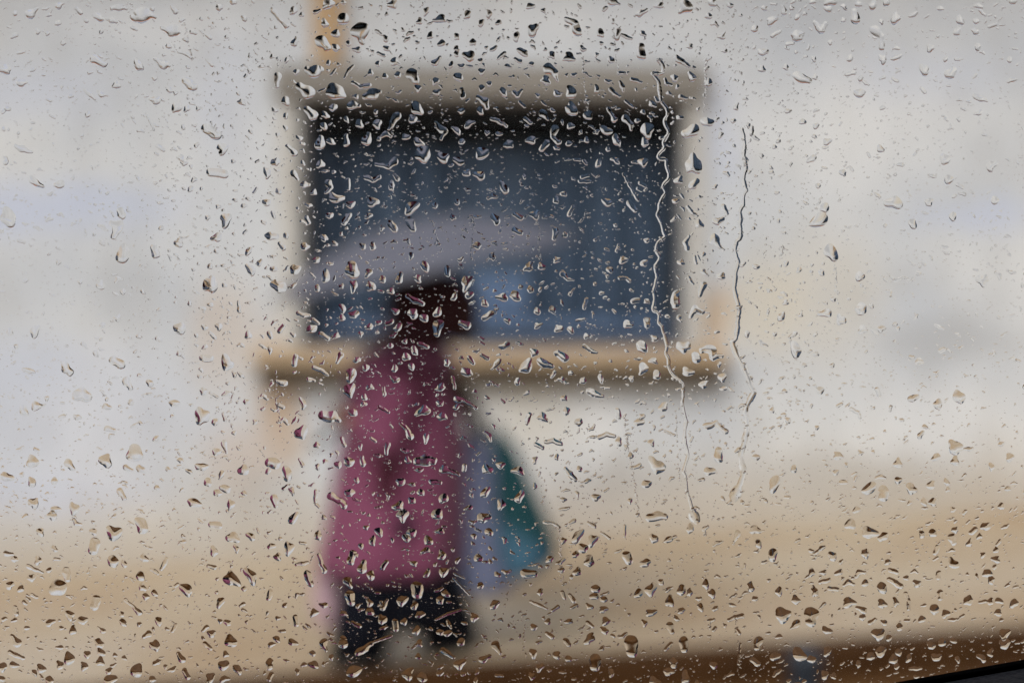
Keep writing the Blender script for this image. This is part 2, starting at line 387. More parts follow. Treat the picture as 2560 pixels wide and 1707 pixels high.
rad = {'pel': .125, 'spine': .11, 'chest': .12, 'neck': .05, 'head': .078, 'crown': .07, 'hipL': .085, 'hipR': .085, 'kneeL': .052, 'kneeR': .052, 'ankL': .034, 'ankR': .034, 'shL': .05, 'shR': .05, 'elL': .037, 'elR': .037, 'wrL': .026, 'wrR': .026}
def finger_chain(wr, d, side, up, curl):
    """palm + five fingers as skeleton points: returns list of (p, r, parent)"""
    d = Vector(d).normalized(); up = Vector(up).normalized(); sdv = d.cross(up).normalized() * side
    res = []; wr = Vector(wr)
    palm = wr + d * .055; res.append((palm, .021, 'wr'))
    for i, (off, ln) in enumerate(((-.024, .066), (-.008, .076), (.008, .072), (.023, .056))):
        b = wr + d * .085 + sdv * off
        m1 = b + d * (ln * .45) + up * (-curl * .018); m2 = m1 + d * (ln * .15) + up * (-curl * .032); tip = m2 - d * (ln * .28) * curl + up * (-.018 * curl)
        res += [(b, .0095, 'palm'), (m1, .0088, -1), (m2, .008, -1), (tip, .0072, -1)]
    tb = wr + d * .03 - sdv * .028 - up * .004
    res += [(tb, .011, 'palm'), (tb + d * .03 - sdv * .012 - up * .012, .0095, -1), (tb + d * .05 - up * .028, .008, -1)]
    return res
names = list(J); verts = [Vector(J[n]) for n in names]; rads = [rad[n] for n in names]
edges = [(names.index(a), names.index(b)) for a, b in E]
for key, d, side, up in (('wrL', (-.9, .25, .2), 1, (0, -1, .1)), ('wrR', (.15, -.05, -1), -1, (1, 0, 0))):
    base = names.index(key); palm_i = None
    for (pt, r, par) in finger_chain(J[key], d, side, up, 1.0):
        verts.append(pt); rads.append(r); i = len(verts) - 1
        if par == 'wr': edges.append((base, i)); palm_i = i
        elif par == 'palm': edges.append((palm_i, i))
        else: edges.append((i - 1, i))
for k, s in (('ankL', -1), ('ankR', 1)):
    a = Vector(J[k]); verts.append(a + Vector((-.10, 0, -.028))); rads.append(.026); edges.append((names.index(k), len(verts) - 1))
me = bpy.data.meshes.new('body'); me.from_pydata([tuple(v) for v in verts], edges, [])
body = link('body', me, M_skin, person)
body.modifiers.new('skin', 'SKIN')
sv = me.skin_vertices[0].data
for i, r in enumerate(rads): sv[i].radius = (r, r)
sv[0].use_root = True
ss = body.modifiers.new('sub', 'SUBSURF'); ss.levels = 1; ss.render_levels = 2
# face details (profile facing -X)
fx = bx - .02
bm = bmesh.new(); tube(bm, [(fx - .072, 0, 1.335), (fx - .094, 0, 1.305), (fx - .104, 0, 1.285), (fx - .078, 0, 1.272)], [.008, .011, .014, .008], 10); bmp('nose', bm, M_skin)
for s in (-1, 1):
    bm = bmesh.new(); bmesh.ops.create_uvsphere(bm, u_segments=12, v_segments=8, radius=.012); bmesh.ops.translate(bm, verts=bm.verts, vec=(fx - .068, s * .03, 1.325)); bmp('eye', bm, M_eye)
bm = bmesh.new(); tube(bm, [(fx - .074, -.024, 1.25), (fx - .083, 0, 1.249), (fx - .074, .024, 1.25)], [.004, .007, .004], 8); bmp('mouth', bm, mat('lips', (.25, .08, .07), .5))
# coat: draped loft with folds, sleeves
bm = bmesh.new()
cr = [(880, 900, 1128, .17), (910, 872, 1144, .195), (960, 862, 1154, .205), (1040, 856, 1158, .215), (1120, 846, 1162, .22), (1200, 832, 1160, .225), (1280, 818, 1160, .235), (1360, 806, 1154, .245), (1402, 800, 1146, .25), (1424, 802, 1142, .245)]
rings = [ring((P(1035, 862).x, 0, Z(862)), .085, .085, 48)]
for i, (y, xa, xb, ry) in enumerate(cr):
    a, b = P(xa, y).x, P(xb, y).x
    rings.append(ring(((a + b) / 2, 0, Z(y)), (b - a) / 2, ry, 48, .012 + .004 * i, 7, .4 + .12 * i))
loft(bm, rings)
J3 = lambda k: Vector(J[k])
def sleeve(a, b, c, r0=.105, r1=.08, r2=.058):
    pts, rs = [], []
    for i in range(6): t = i / 5; pts.append(a.lerp(b, t)); rs.append((r0 + (r1 - r0) * t) * (1 + .05 * math.sin(7 * t * 3)))
    for i in range(1, 6): t = i / 5; pts.append(b.lerp(c, t)); rs.append((r1 + (r2 - r1) * t) * (1 + .06 * math.sin(9 * t * 3)))
    tube(bm, pts, rs, 20)
sleeve(J3('shL'), J3('elL'), J3('wrL')); sleeve(J3('shR'), J3('elR'), J3('wrR'))
coat = bmp('coat', bm, M_coat)
# dark scarf: hood over the head, wrap round the neck and long end down the side of the coat
bm = bmesh.new()
def hood(xa, xb, y, ry, k=0): 
    a, b = P(xa, y).x, P(xb, y).x; return ring(((a + b) / 2, 0, Z(y)), (b - a) / 2, ry, 32, .015, 5, k)
loft(bm, [hood(1050, 1110, 682, .03), hood(1015, 1145, 688, .08), hood(985, 1170, 704, .115), hood(968, 1184, 738, .135), hood(965, 1180, 775, .138), hood(968, 1156, 818, .13), hood(958, 1122, 858, .13), hood(928, 1118, 893, .15), hood(922, 1105, 920, .155), hood(950, 1085, 942, .14)])
scarf = bmp('headscarf', bm, M_scarf)
bm = bmesh.new(); tube(bm, [P(1120, 705), P(1172, 760), P(1166, 810), P(1140, 860)], [.03, .05, .05, .035], 14); bmp('scarf_fold', bm, M_brown, True, scarf)
bm = bmesh.new(); rr = []
for (x, y, wd) in ((1035, 900, 50), (1020, 980, 50), (1000, 1060, 48), (985, 1130, 44), (980, 1190, 36), (982, 1235, 24)):
    c = P(x, y); c.y = -.222 - .01 * math.sin(y * .02); rr.append(ring(c, wd * .00158, .022, 18, .1, 4, y * .01))
loft(bm, rr); bmp('scarf_end', bm, M_scarf2, True, scarf)
# trousers
def leg(top, knee, foot, s):
    pts = [Vector(top), Vector(top).lerp(Vector(knee), .5), Vector(knee), Vector(knee).lerp(Vector(foot), .5), Vector(foot)]
    tube(bm, pts, [.16, .15, .138, .128, .112], 24)
bm = bmesh.new()
leg((bx - .02, -.08, .62), P(930, 1500, YP - .1) * 1, (P(900, 1640).x, -.10, .045), -1)
leg((bx + .02, .08, .62), P(1085, 1500, YP + .1) * 1, (P(1140, 1625).x, .10, .05), 1)
loft(bm, [ring(((P(a, y).x + P(b, y).x) / 2, 0, Z(y)), (P(b, y).x - P(a, y).x) / 2, ry, 32, .02, 6, y * .02) for y, a, b, ry in ((1360, 880, 1130, .2), (1440, 872, 1142, .21), (1500, 864, 1158, .205), (1540, 862, 1164, .19), (1562, 880, 1150, .15))])
bmp('trousers', bm, M_trou)
for (x, y) in ((P(905, 1640).x, -.10), (P(1135, 1630).x, .10)):
    bm = bmesh.new(); tube(bm, [(x + .09, y, .035), (x + .05, y, .05), (x - .03, y, .05), (x - .10, y, .035), (x - .135, y, .026)], [.026, .042, .044, .036, .018], 14, flat=.9); bmp('shoe', bm, M_shoe)
# shoulder strap
bm = bmesh.new(); tube(bm, [P(1075, 905) + Vector((0, -.14, 0)), P(1135, 950) + Vector((0, -.13, 0)), P(1180, 1010) + Vector((0, -.10, 0)), P(1205, 1090) + Vector((0, -.06, 0))], [.03, .036, .036, .028], 12, flat=.5)
bmp('shoulder_strap', bm, M_strap)

# umbrella (held, its own thing)
M_umb = mat('lavender_grey_nylon', (.118, .12, .15), .6, .3, (4, .4, (.10, .098, .12)))
M_steel = mat('dark_steel', (.05, .05, .055), .35, .5, metallic=.8)
hand = PO + Vector((J['wrL'][0] - .075, J['wrL'][1] + .01, J['wrL'][2] + .02))
apex = W(1045, 552, YP - .02)
umb = empty('umbrella', hand, 'open lavender-grey umbrella tilted over the person in the pink coat', 'umbrella')
ax = (apex - hand).normalized()
# canopy axis leans towards the walking direction
cax = Vector((-.20, -.05, 1)).normalized()
cu = Vector((1, 0, 0)) - cax * cax.x; cu.normalize(); cv = cax.cross(cu)
top = apex - hand
NR = 8; RAD = .655; DEPTH = .205
def canopy_pt(rf, ang):
    k = ang / (2 * math.pi) * NR; f = abs((k % 1) - .5) * 2     # 1 at ribs, 0 mid panel
    scal = 1 - .055 * rf ** 2 * (1 - f)
    drop = DEPTH * (rf ** 1.9) - .018 * (1 - f) * rf
    return top + cu * (RAD * rf * scal * math.cos(ang)) + cv * (RAD * rf * scal * math.sin(ang)) - cax * drop
bm = bmesh.new(); NS = 64
rings = [[canopy_pt(rf, 2 * math.pi * i / NS) for i in range(NS)] for rf in (.02, .15, .3, .45, .6, .75, .88, 1.0)]
loft(bm, rings, cap=False); bm.faces.new(bm.verts[:NS])
can = bmobj('canopy', bm, M_umb, umb, True); s = can.modifiers.new('thick', 'SOLIDIFY'); s.thickness = .002
for k in range(NR):
    a = 2 * math.pi * k / NR
    bm = bmesh.new(); tube(bm, [canopy_pt(rf, a) - cax * .007 for rf in (.03, .25, .5, .75, .99)], [.003] * 5, 6); bmobj('rib', bm, M_steel, umb)
bm = bmesh.new(); tube(bm, [top + cax * .07, top, Vector((0, 0, 0)), -ax * .09], [.004, .006, .006, .006], 10); bmobj('shaft', bm, M_steel, umb, True)
bm = bmesh.new(); tube(bm, [ax * .05, Vector((0, 0, 0)), -ax * .08, -ax * .12 + Vector((-.02, 0, 0)), -ax * .125 + Vector((-.05, 0, 0)), -ax * .10 + Vector((-.06, 0, 0))], [.013, .013, .013, .012, .012, .011], 12); bmobj('handle', bm, M_hair, umb, True)

# bags
def bag(name, label, m, prof, Yc, depth, handle_to, mh, wob=.06, k=6):
    """prof: (y, xa, xb) in photo pixels from top to bottom"""
    base = W((prof[-1][1] + prof[-1][2]) / 2, prof[-1][0], Yc)
    o = empty(name, base, label, 'bag')
    bm = bmesh.new(); rr = []
    for i, (y, xa, xb) in enumerate(prof):
        a, b = W(xa, y, Yc) - base, W(xb, y, Yc) - base
        c = (a + b) / 2; t = i / (len(prof) - 1)
        u = (b - a) / 2
        rr.append([c + u * (math.cos(q) * (1 + wob * math.sin(k * q + y * .02))) + Vector((0, 1, 0)) * (depth * (.25 + .75 * min(1, t * 1.6)) * math.sin(q) * (1 + wob * math.sin((k + 2) * q - y * .03))) for q in [2 * math.pi * j / 36 for j in range(36)]])
    loft(bm, rr); bmobj('sack', bm, m, o, True)
    tp = (W(prof[0][1], prof[0][0], Yc) + W(prof[0][2], prof[0][0], Yc)) / 2 - base
    for s in (-1, 1):
        bm = bmesh.new(); h = Vector(handle_to) - base
        tube(bm, [tp + Vector((s * .02, 0, -.02)), tp.lerp(h, .5) + Vector((s * .028, 0, 0)), h], [.007, .007, .006], 8); bmobj('handle', bm, mh, o, True)
    return o
M_bagb = mat('blue_lavender_plastic', (.21, .235, .37), .5, .4, (3, .8, (.16, .195, .31)), (9, .6))
M_bagb2 = mat('steel_blue_plastic', (.10, .20, .34), .5, .4, (3, .8, (.13, .22, .36)), (9, .6))
M_bagt = mat('dark_teal_cloth', (.006, .048, .055), .7, .2, (2.5, .8, (.010, .062, .072)), (9, .6))
M_bagp = mat('pale_pink_plastic', (.50, .33, .37), .5, .4, (4, .6, (.42, .29, .32)), (12, .5))
def two_tone(m, col2, z0, z1):
    t = m.node_tree; b = t.nodes['Principled BSDF']; src = b.inputs['Base Color'].links[0].from_socket
    tc = [x for x in t.nodes if x.type == 'TEX_COORD'][0]; sp = t.nodes.new('ShaderNodeSeparateXYZ'); t.links.new(tc.outputs['Object'], sp.inputs[0])
    ad = t.nodes.new('ShaderNodeMath'); ad.operation = 'MULTIPLY_ADD'; ad.inputs[1].default_value = .6; t.links.new(sp.outputs[0], ad.inputs[0]); t.links.new(sp.outputs[2], ad.inputs[2])
    mr = t.nodes.new('ShaderNodeMapRange'); mr.inputs[1].default_value = z0; mr.inputs[2].default_value = z1; mr.inputs[3].default_value = 1; mr.inputs[4].default_value = 0; t.links.new(ad.outputs[0], mr.inputs[0])
    mx = t.nodes.new('ShaderNodeMix'); mx.data_type = 'RGBA'; t.links.new(mr.outputs[0], mx.inputs[0]); t.links.new(src, mx.inputs[6]); mx.inputs[7].default_value = (*col2, 1); t.links.new(mx.outputs[2], b.inputs['Base Color'])
two_tone(M_bagt, (.055, .135, .20), .13, .20)
hR = PO + Vector((J['wrR'][0] + .01, J['wrR'][1] - .01, J['wrR'][2] - .08))
bag('shopping_bag', 'blue-lavender shopping bag hanging at the back of the pink coat', M_bagb, [(1085, 1150, 1215), (1130, 1135, 1235), (1220, 1130, 1255), (1330, 1132, 1285), (1420, 1140, 1300), (1462, 1150, 1292), (1478, 1165, 1265)], YP + .08, .08, W(1205, 1060, YP + .05), M_strap)
bag('shopping_bag', 'dark teal sack hanging beside the blue-lavender shopping bag', M_bagt, [(1078, 1228, 1258), (1120, 1232, 1290), (1190, 1236, 1322), (1270, 1240, 1354), (1340, 1244, 1385), (1385, 1248, 1392), (1420, 1256, 1360), (1432, 1270, 1330)], YP - .14, .10, W(1215, 1060, YP - .13), M_strap)
bag('shopping_bag', 'small pale pink carrier bag hanging low before the walking person', M_bagp, [(1400, 795, 830), (1430, 785, 850), (1470, 780, 862), (1520, 785, 862), (1556, 795, 850), (1566, 805, 840)], YP - .02, .06, W(815, 1330, YP - .02), M_bagp)

# ------------------------------------------------------------------ vehicle: door, window glass, dark cabin
fw = ray(CX, CY).normalized(); rt = Vector((1, 0, 0)); up = rt.cross(fw).normalized()
LEAN = R(4.0)
n_out = (fw * math.cos(LEAN) + up * math.sin(LEAN)).normalized()
v_up = (up * math.cos(LEAN) - fw * math.sin(LEAN)).normalized()
P0 = CAM + fw * FOCUS
def pane_uv(pxx, pyy, off=0.0):
    d = ray(pxx, pyy); t = ((P0 + n_out * off) - CAM).dot(n_out) / d.dot(n_out)
    q = CAM + d * t - P0
    return q.dot(rt), q.dot(v_up)
PANE = Matrix(((rt.x, v_up.x, n_out.x, P0.x), (rt.y, v_up.y, n_out.y, P0.y), (rt.z, v_up.z, n_out.z, P0.z), (0, 0, 0, 1)))
# right-handed check: rt x v_up = -n_out, so build the frame with -n axis handled through local z = -n_out
PANE = Matrix(((rt.x, v_up.x, -n_out.x, P0.x), (rt.y, v_up.y, -n_out.y, P0.y), (rt.z, v_up.z, -n_out.z, P0.z), (0, 0, 0, 1)))
e1 = pane_uv(2217, 1707, -.0022); e2 = pane_uv(2560, 1646, -.0022)
roll = math.atan2(e2[1] - e1[1], e2[0] - e1[0])
VEH = PANE @ Matrix.Rotation(roll, 4, 'Z')          # local: x along the car, y up, z towards the cabin
cr_, sr_ = math.cos(roll), math.sin(roll)
vb = -e1[0] * sr_ + e1[1] * cr_                      # height of the seal's top edge in the vehicle frame
M_seal = mat('black_rubber_seal', (.002, .002, .002), .95, .03)
M_door = mat('charcoal_door_trim', (.05, .05, .058), .6, .35, (90, .5, (.04, .04, .047)), (220, .4))
M_cabin = mat('dark_cabin_lining', (.012, .012, .013), .95, .1)
M_glass = pane_mat('side_window_glass', (.985, .99, .985), .45)
t = M_glass.node_tree; o2 = [n for n in t.nodes if n.type == 'OUTPUT_MATERIAL'][0]; src = o2.inputs[0].links[0].from_socket
fm = t.nodes.new('ShaderNodeMixShader'); tl = t.nodes.new('ShaderNodeBsdfTranslucent'); tl.inputs[0].default_value = (.8, .8, .8, 1); fm.inputs[0].default_value = .006
t.links.new(src, fm.inputs[1]); t.links.new(tl.outputs[0], fm.inputs[2]); t.links.new(fm.outputs[0], o2.inputs[0])
veh = empty('vehicle', M=VEH, label='parked vehicle seen from inside, its rain-covered side window and charcoal door trim', cat='vehicle')
def vb_box(name, m, d, bev=0.0):
    bm = bmesh.new(); box(bm, *d, bev=bev); return bmobj(name, bm, m, veh)
GX0, GX1, GY1 = -.46, .46, .33
glass = vb_box('window_glass', M_glass, (GX0, GX1, vb - .03, GY1, -.0016, .0016))
vb_box('window_seal', M_seal, (GX0, GX1, vb - .006, vb, .0022, .0058), bev=.0006)
vb_box('window_seal', M_seal, (GX0, GX1, vb - .022, vb - .0125, -.010, -.0022), bev=.002)
vb_box('door_trim', M_door, (-.9, .9, vb - .55, vb - .0010, .0061, .10), bev=.001)
vb_box('door_skin', M_door, (-.9, .9, vb - .6, vb - .045, -.05, -.0025), bev=.004)
for d in ((GX0 - .44, GX0 + .012, vb, GY1 + .1, .002, .05), (GX1 - .012, GX1 + .44, vb, GY1 + .1, .002, .05)):
    vb_box('door_pillar', M_cabin, d, .004)
vb_box('roof_rail', M_cabin, (GX0 + .013, GX1 - .013, GY1 - .012, GY1 + .1, .002, .05), .004)
vb_box('roof_lining', M_cabin, (-.9, .9, GY1 + .10, GY1 + .13, -.02, 1.5))
vb_box('floor', M_cabin, (-.9, .9, vb - .62, vb - .60, 0, 1.5))
vb_box('end_panel', M_cabin, (-.93, -.9, vb - .6, GY1 + .1, 0, 1.5))
vb_box('end_panel', M_cabin, (.9, .93, vb - .6, GY1 + .1, 0, 1.5))
vb_box('far_side_panel', M_cabin, (-.9, .9, vb - .6, GY1 + .1, 1.5, 1.53))

# ------------------------------------------------------------------ rain on the glass
# catalogue of drops read off the photograph: per tile (column, row of a 4 x 4 grid, tile pixels are 3.672x),
# each drop a chain of x,y,radius nodes
TILES = {
(0,0): "1230,170,35 1300,140,75 1420,150,22;275,135,45 340,85,15;140,125,25;540,55,35 580,35,12;700,80,20 740,120,22;905,165,45;1040,190,35;530,215,30;790,195,22;1030,80,20 1090,70,34 1160,80,16;1575,60,14 1610,110,26;2015,70,35;2140,25,30;150,320,22 110,345,18;345,290,26;440,310,22;930,290,24;1215,255,18 1250,275,14;1490,265,20 1590,285,58 1640,295,18;1710,365,28;1550,425,28;580,390,28;160,490,14 220,475,16;860,545,40 960,590,30;1270,600,50;1430,550,22 1510,600,42 1555,605,14;1640,480,12 1700,490,18 1750,530,12;1900,555,14 1950,600,18;45,640,55;200,760,45;780,830,18 830,870,22 870,910,12;900,840,16 930,870,26 990,875,10;1070,780,40;1700,740,35 1770,795,45;1560,830,30;1620,980,55;1715,1000,32;1425,920,45;1890,1180,45 1970,1230,60;2040,1370,55;2220,940,35;2240,170,30;2190,860,20;2300,1210,22;1450,1340,22 1500,1375,20;150,1345,22 210,1370,32 290,1400,14;1660,1450,34;1690,1500,30;1680,1170,22;2140,1480,22;2290,655,22;1420,720,25;1920,340,28;2080,340,20;1340,1040,10 1380,1130,10 1410,1195,10",
(1,0): "665,40,55;1255,45,45;800,25,25;160,100,32 210,170,18 280,240,26;340,100,40;420,140,25;630,215,38;805,180,58;960,290,92 970,380,30;1190,360,32;1100,285,16 1150,315,16;730,310,40;600,380,60 650,440,38;730,440,38;350,400,34 370,350,18;930,460,36;1200,450,32;1120,490,16 1180,515,16;850,400,28;1500,200,32;1560,110,34;1690,180,50;1940,140,40;2135,130,36;2065,215,34;2225,210,28;1350,275,20;1600,330,34;1840,340,32;1990,390,34;1700,400,35;1480,390,20;1840,450,28;2180,450,30;2220,540,16 2280,490,20;1840,500,28;1955,520,55;2055,560,26;2310,610,26;1885,610,30;1790,600,28;1640,580,35 1690,530,14;1270,570,40 1310,590,16;1120,590,28;1300,690,34;1425,680,55 1470,740,38;1050,670,30;1185,700,28;470,640,35 540,660,62 590,640,32;370,660,30;200,700,38 190,790,22;890,610,16 850,650,18 810,720,12;730,640,12 690,690,14;665,580,26;280,555,24;150,520,24;410,800,45 480,850,62;735,850,85;890,760,20 960,800,24 1040,785,24;1000,890,30 1080,860,52 1140,850,20;915,890,26;1310,850,24;1485,810,34;1650,750,35;1660,850,34;1860,715,45;2070,660,34;2140,770,28;2070,810,32;1890,820,20 1900,890,26;2270,850,40;2040,900,25 2100,930,38 2120,990,24;270,930,42;470,1010,35 520,1060,50;710,990,38;880,970,45 950,970,18;1480,1000,62;1440,1090,42;1290,1070,45 1250,1130,25 1220,1190,16;1885,1020,32;2060,1020,36;1960,1140,42;2160,1090,18 2220,1110,24 2300,1160,16;635,1060,36;830,1100,28;620,1160,36;950,1140,40;1115,1140,45;1650,1130,18 1700,1190,34 1740,1200,26 1700,1280,14;1840,1200,38;600,1260,24 585,1330,52;685,1300,36;825,1250,22 830,1320,32;1030,1230,22 1015,1290,50;1375,1260,36;1490,1310,45;1890,1300,30;2120,1220,26;2230,1230,28;2320,1330,45;1530,1420,78;1720,1450,55;1860,1480,46;2070,1410,62;1100,1510,18 1220,1530,26 1275,1480,36;590,1510,40;180,1490,42;290,1340,20 350,1410,34;395,1270,32;270,1180,26;270,1065,28;170,1010,28;430,1500,24",
(2,0): "170,60,36;290,100,24;920,20,45 980,40,14;1190,120,46;1600,60,62 1540,110,28;1840,20,45;1350,55,38;1805,150,34;2000,50,30;2320,75,30;190,280,58;500,180,26 580,220,32 600,290,46;810,310,40;970,320,46;1200,310,30;40,340,38;1185,440,40 1185,510,48;100,480,46;30,545,18 80,570,22;365,510,36;520,530,52;650,450,30;820,400,20;775,505,22;910,550,34;330,630,52 390,670,36 415,740,16;310,740,46;180,590,26;1515,540,34 1580,580,22 1630,610,16;1630,670,20 1655,715,38;1630,430,30;1930,330,36;1950,470,26;2225,270,36;2300,480,42;2290,635,36;1800,760,42;1790,630,24;1490,720,36;1515,800,22;1440,860,24;1545,890,22 1600,905,16;540,850,56;410,860,36;775,820,32;905,820,22 940,860,22 990,890,14;990,750,14 1015,800,24 1020,840,14;1100,730,20 1150,745,20 1190,760,12;880,750,28;20,850,24 50,880,26 90,830,14;235,880,24;545,1000,62;280,1040,38 330,1095,16;120,1090,20 170,1130,20;700,1060,45;880,1000,20 910,1040,18 940,1100,30;1040,1090,38 1090,1140,26 1095,1190,16;1200,1030,24;1290,960,34;1150,1110,26;1240,1195,68;865,1200,50;540,1160,34;390,1190,44 370,1260,22 430,1310,26;170,1290,44;320,1310,30 275,1370,30;520,1320,30;410,1360,28;685,1290,28;960,1290,48;1220,1310,42;880,1370,24;950,1475,36;1205,1490,46;790,1500,36;1590,1230,40 1660,1200,62;1790,1120,52;1660,1510,85;1540,1080,28;2030,1110,26;1915,1240,28;2170,1150,24;2290,1430,24;1040,930,14 1110,985,14;2060,980,30;2120,760,20",
(3,0): "580,10,55;550,80,38;700,65,28;830,40,32;960,50,40;1095,15,38;410,20,28;130,60,18 150,115,30;215,75,24;40,190,46;270,160,28;335,130,22;795,110,32 800,180,46;690,185,24;1170,170,50;1585,80,28;1760,190,42;1930,60,34;1910,195,30;2035,245,18 2090,225,18;270,330,58;40,330,20 110,290,16;430,210,24 490,280,36 530,215,20;980,280,48 1045,340,24 1040,440,28;1735,290,38;1900,290,34;1490,445,38;1925,430,32;1040,200,24;570,390,24;420,540,26;750,540,32;1050,545,40;1150,540,24 1210,515,20;1430,640,50;1680,670,56;1630,545,26;310,720,68;165,620,30;430,710,28;850,720,28;1145,725,16 1190,750,14;840,860,48;1405,810,16 1440,845,20;1900,885,26 1960,910,30 2010,925,14;1930,1040,32;2215,550,28;1050,990,26;180,1020,28;440,1160,30;320,1120,32;545,1300,36;370,1480,20 415,1450,32;1030,1370,36;1620,1460,52;2050,1520,52;60,1350,22;2250,15,34",
(0,1): "1930,15,40 2060,30,42;330,110,52;545,125,45;70,430,82;1110,390,48;1030,490,30 1090,500,50 1040,610,26;1130,760,78;1410,700,30 1430,770,42;1640,660,46;1480,525,24;1780,80,28;1750,170,30;2070,450,60;1990,610,46;1985,740,22;1905,430,26;2005,330,24;2160,270,22;2280,260,22;2240,320,26;2280,740,36;2300,910,50;1930,1040,75;2060,1050,24;1930,880,28;2050,870,20;1775,910,18;930,1050,44;735,1020,24;1130,1110,28;1310,1110,24;1650,1440,60;1880,1440,30;1930,1490,18 1975,1535,18;2010,1430,36;2190,1200,14 2195,1290,20;2280,1510,38;1080,1350,34;320,1470,52;90,1480,34;1465,1270,22;940,660,30;1800,1510,22;1280,1520,26;940,1420,30;1930,1230,26;1740,1220,24",
(1,1): "100,20,45;340,20,30 380,80,20;440,130,36 490,130,16;205,190,30;95,290,38;160,400,30;140,600,50;220,670,20 250,710,28;450,700,42;465,430,22 485,480,20;485,320,28;530,200,32;660,110,34 690,150,24 640,200,20;730,250,60;845,90,24 850,170,18;1010,60,28 1070,90,24 1130,60,24;1070,290,52;870,310,40;675,415,34;850,410,32 805,480,28;1030,415,34;1430,340,66;1245,140,40;1410,460,42 1440,530,34;1230,480,30 1275,540,34;2200,450,48;2250,110,24 2290,180,38;2050,40,50;1930,20,38;1805,430,30;1845,290,30;1640,320,30;625,620,36;780,580,20;720,670,28;975,695,34;1070,695,36;550,820,36;360,910,52;160,900,32;210,1060,68;640,970,52;880,910,75;1030,940,40;895,1060,48;1050,1060,48;565,1080,32;785,1060,26;1160,1000,36;1330,950,24 1310,1010,36;1425,780,30;1550,880,48;1755,900,30 1760,950,28;1930,1030,62;2030,690,40;2170,790,36;1880,820,28;1390,1150,22 1450,1190,30 1530,1220,24;1485,990,38;1235,1105,34;1820,1160,34;1960,1140,40;2260,1160,46;790,1270,42;900,1320,44;390,1310,24 440,1330,26 490,1325,14;520,1365,20 570,1400,18;1440,1310,50;1540,1350,42;1670,1300,44;1675,1410,50 1660,1500,30;1880,1400,28 1940,1420,40;2130,1330,48;2100,1220,36;1040,1430,36;510,1450,46;590,1495,22 660,1540,24;730,1520,36;120,1490,26 140,1530,20;1300,1440,40;1280,1290,34;790,1350,32;960,1500,28;340,1505,26;2310,1380,32",
(2,1): "640,60,20 700,45,16;625,95,22 660,100,18 715,100,16;1025,30,16 1080,140,14 1155,270,16;870,290,44;1080,300,34 1130,360,26;560,330,18 520,410,20;20,400,22 80,435,28;210,400,48;20,545,26 80,570,28;400,550,32 385,630,20;475,215,30;405,270,34;1155,165,18 1185,185,14;1670,125,50;1530,90,40;1500,280,30;1610,330,16 1660,390,20 1700,415,14;1940,330,28 1975,400,18;1890,460,44;1720,490,40;1860,150,26;1625,600,14 1590,660,24 1610,720,26;1850,630,50 1940,730,12;1675,790,16 1690,850,16;1755,770,26;1550,840,34;1750,920,26 1800,965,12;1920,970,40;1755,1050,36 1720,1150,18;1505,1130,36 1500,1220,52;1640,1340,20 1680,1280,44 1750,1300,24;1110,1200,26 1160,1185,24;1130,1250,16;1240,1200,28;685,1180,20 660,1260,18;990,985,20 1050,985,16 1080,1015,18;460,940,28 510,995,20 560,1005,12;275,880,36;410,820,34;155,890,46;30,1150,52;170,1090,34;900,910,34;1215,850,36;1240,640,28;980,680,14 960,740,16;1240,1390,44;1060,1410,44;425,1450,40;540,1460,34;240,1420,34;760,1040,20;1530,1340,24 1550,1380,14;680,1520,28;1880,1480,22;2160,1500,30;2240,880,30;1020,820,40;230,1290,34;370,1280,36;1305,1540,34",
(3,1): "690,20,34;1160,290,72;520,340,46;470,460,78;580,750,72;1970,1000,58;530,1310,52;665,1370,50;870,1460,44;1040,1450,38;840,970,46;850,1270,58;285,910,28;490,930,32;165,850,28;145,570,20;165,1210,28;200,1530,16 250,1490,22;60,1500,22;600,1180,26;1165,1410,24;1480,290,40;2080,270,40;1660,80,44;1380,940,26;460,140,26;2335,1050,20;1330,490,44;1700,420,40;950,1240,24;120,1340,40",
(0,2): "610,250,58;1040,170,40 1110,210,46;745,490,78;1160,360,40 1195,430,24;1375,380,36;880,110,30;220,640,48;330,590,48;980,600,36;1200,560,30;980,800,28 1050,815,20;1230,1030,82;970,1090,64;300,1100,60;290,1290,44;500,1280,34;640,1130,50;1640,110,26;1860,150,34 1930,160,34;2080,200,66;1870,460,38;1930,470,14 2000,515,12;1830,320,22;1600,570,44;1850,680,78;1975,740,36;2050,660,16 2065,720,18;2055,930,30 2080,1020,14;1990,1010,40;1850,1150,48;1910,1290,42;2070,1350,46;2000,1390,38;2235,1180,52;2240,1390,26;1430,890,30;1660,1090,30;1735,1190,28;1290,1170,40;1780,1480,56;2115,1490,44;2030,1220,36;2260,550,30;1100,1370,32 1140,1440,22;310,1480,50;510,1540,42;680,1530,56;60,1240,52;1540,1170,24;2080,480,34;1880,50,26;2150,300,26;1290,750,22;2340,740,26;2130,770,18",
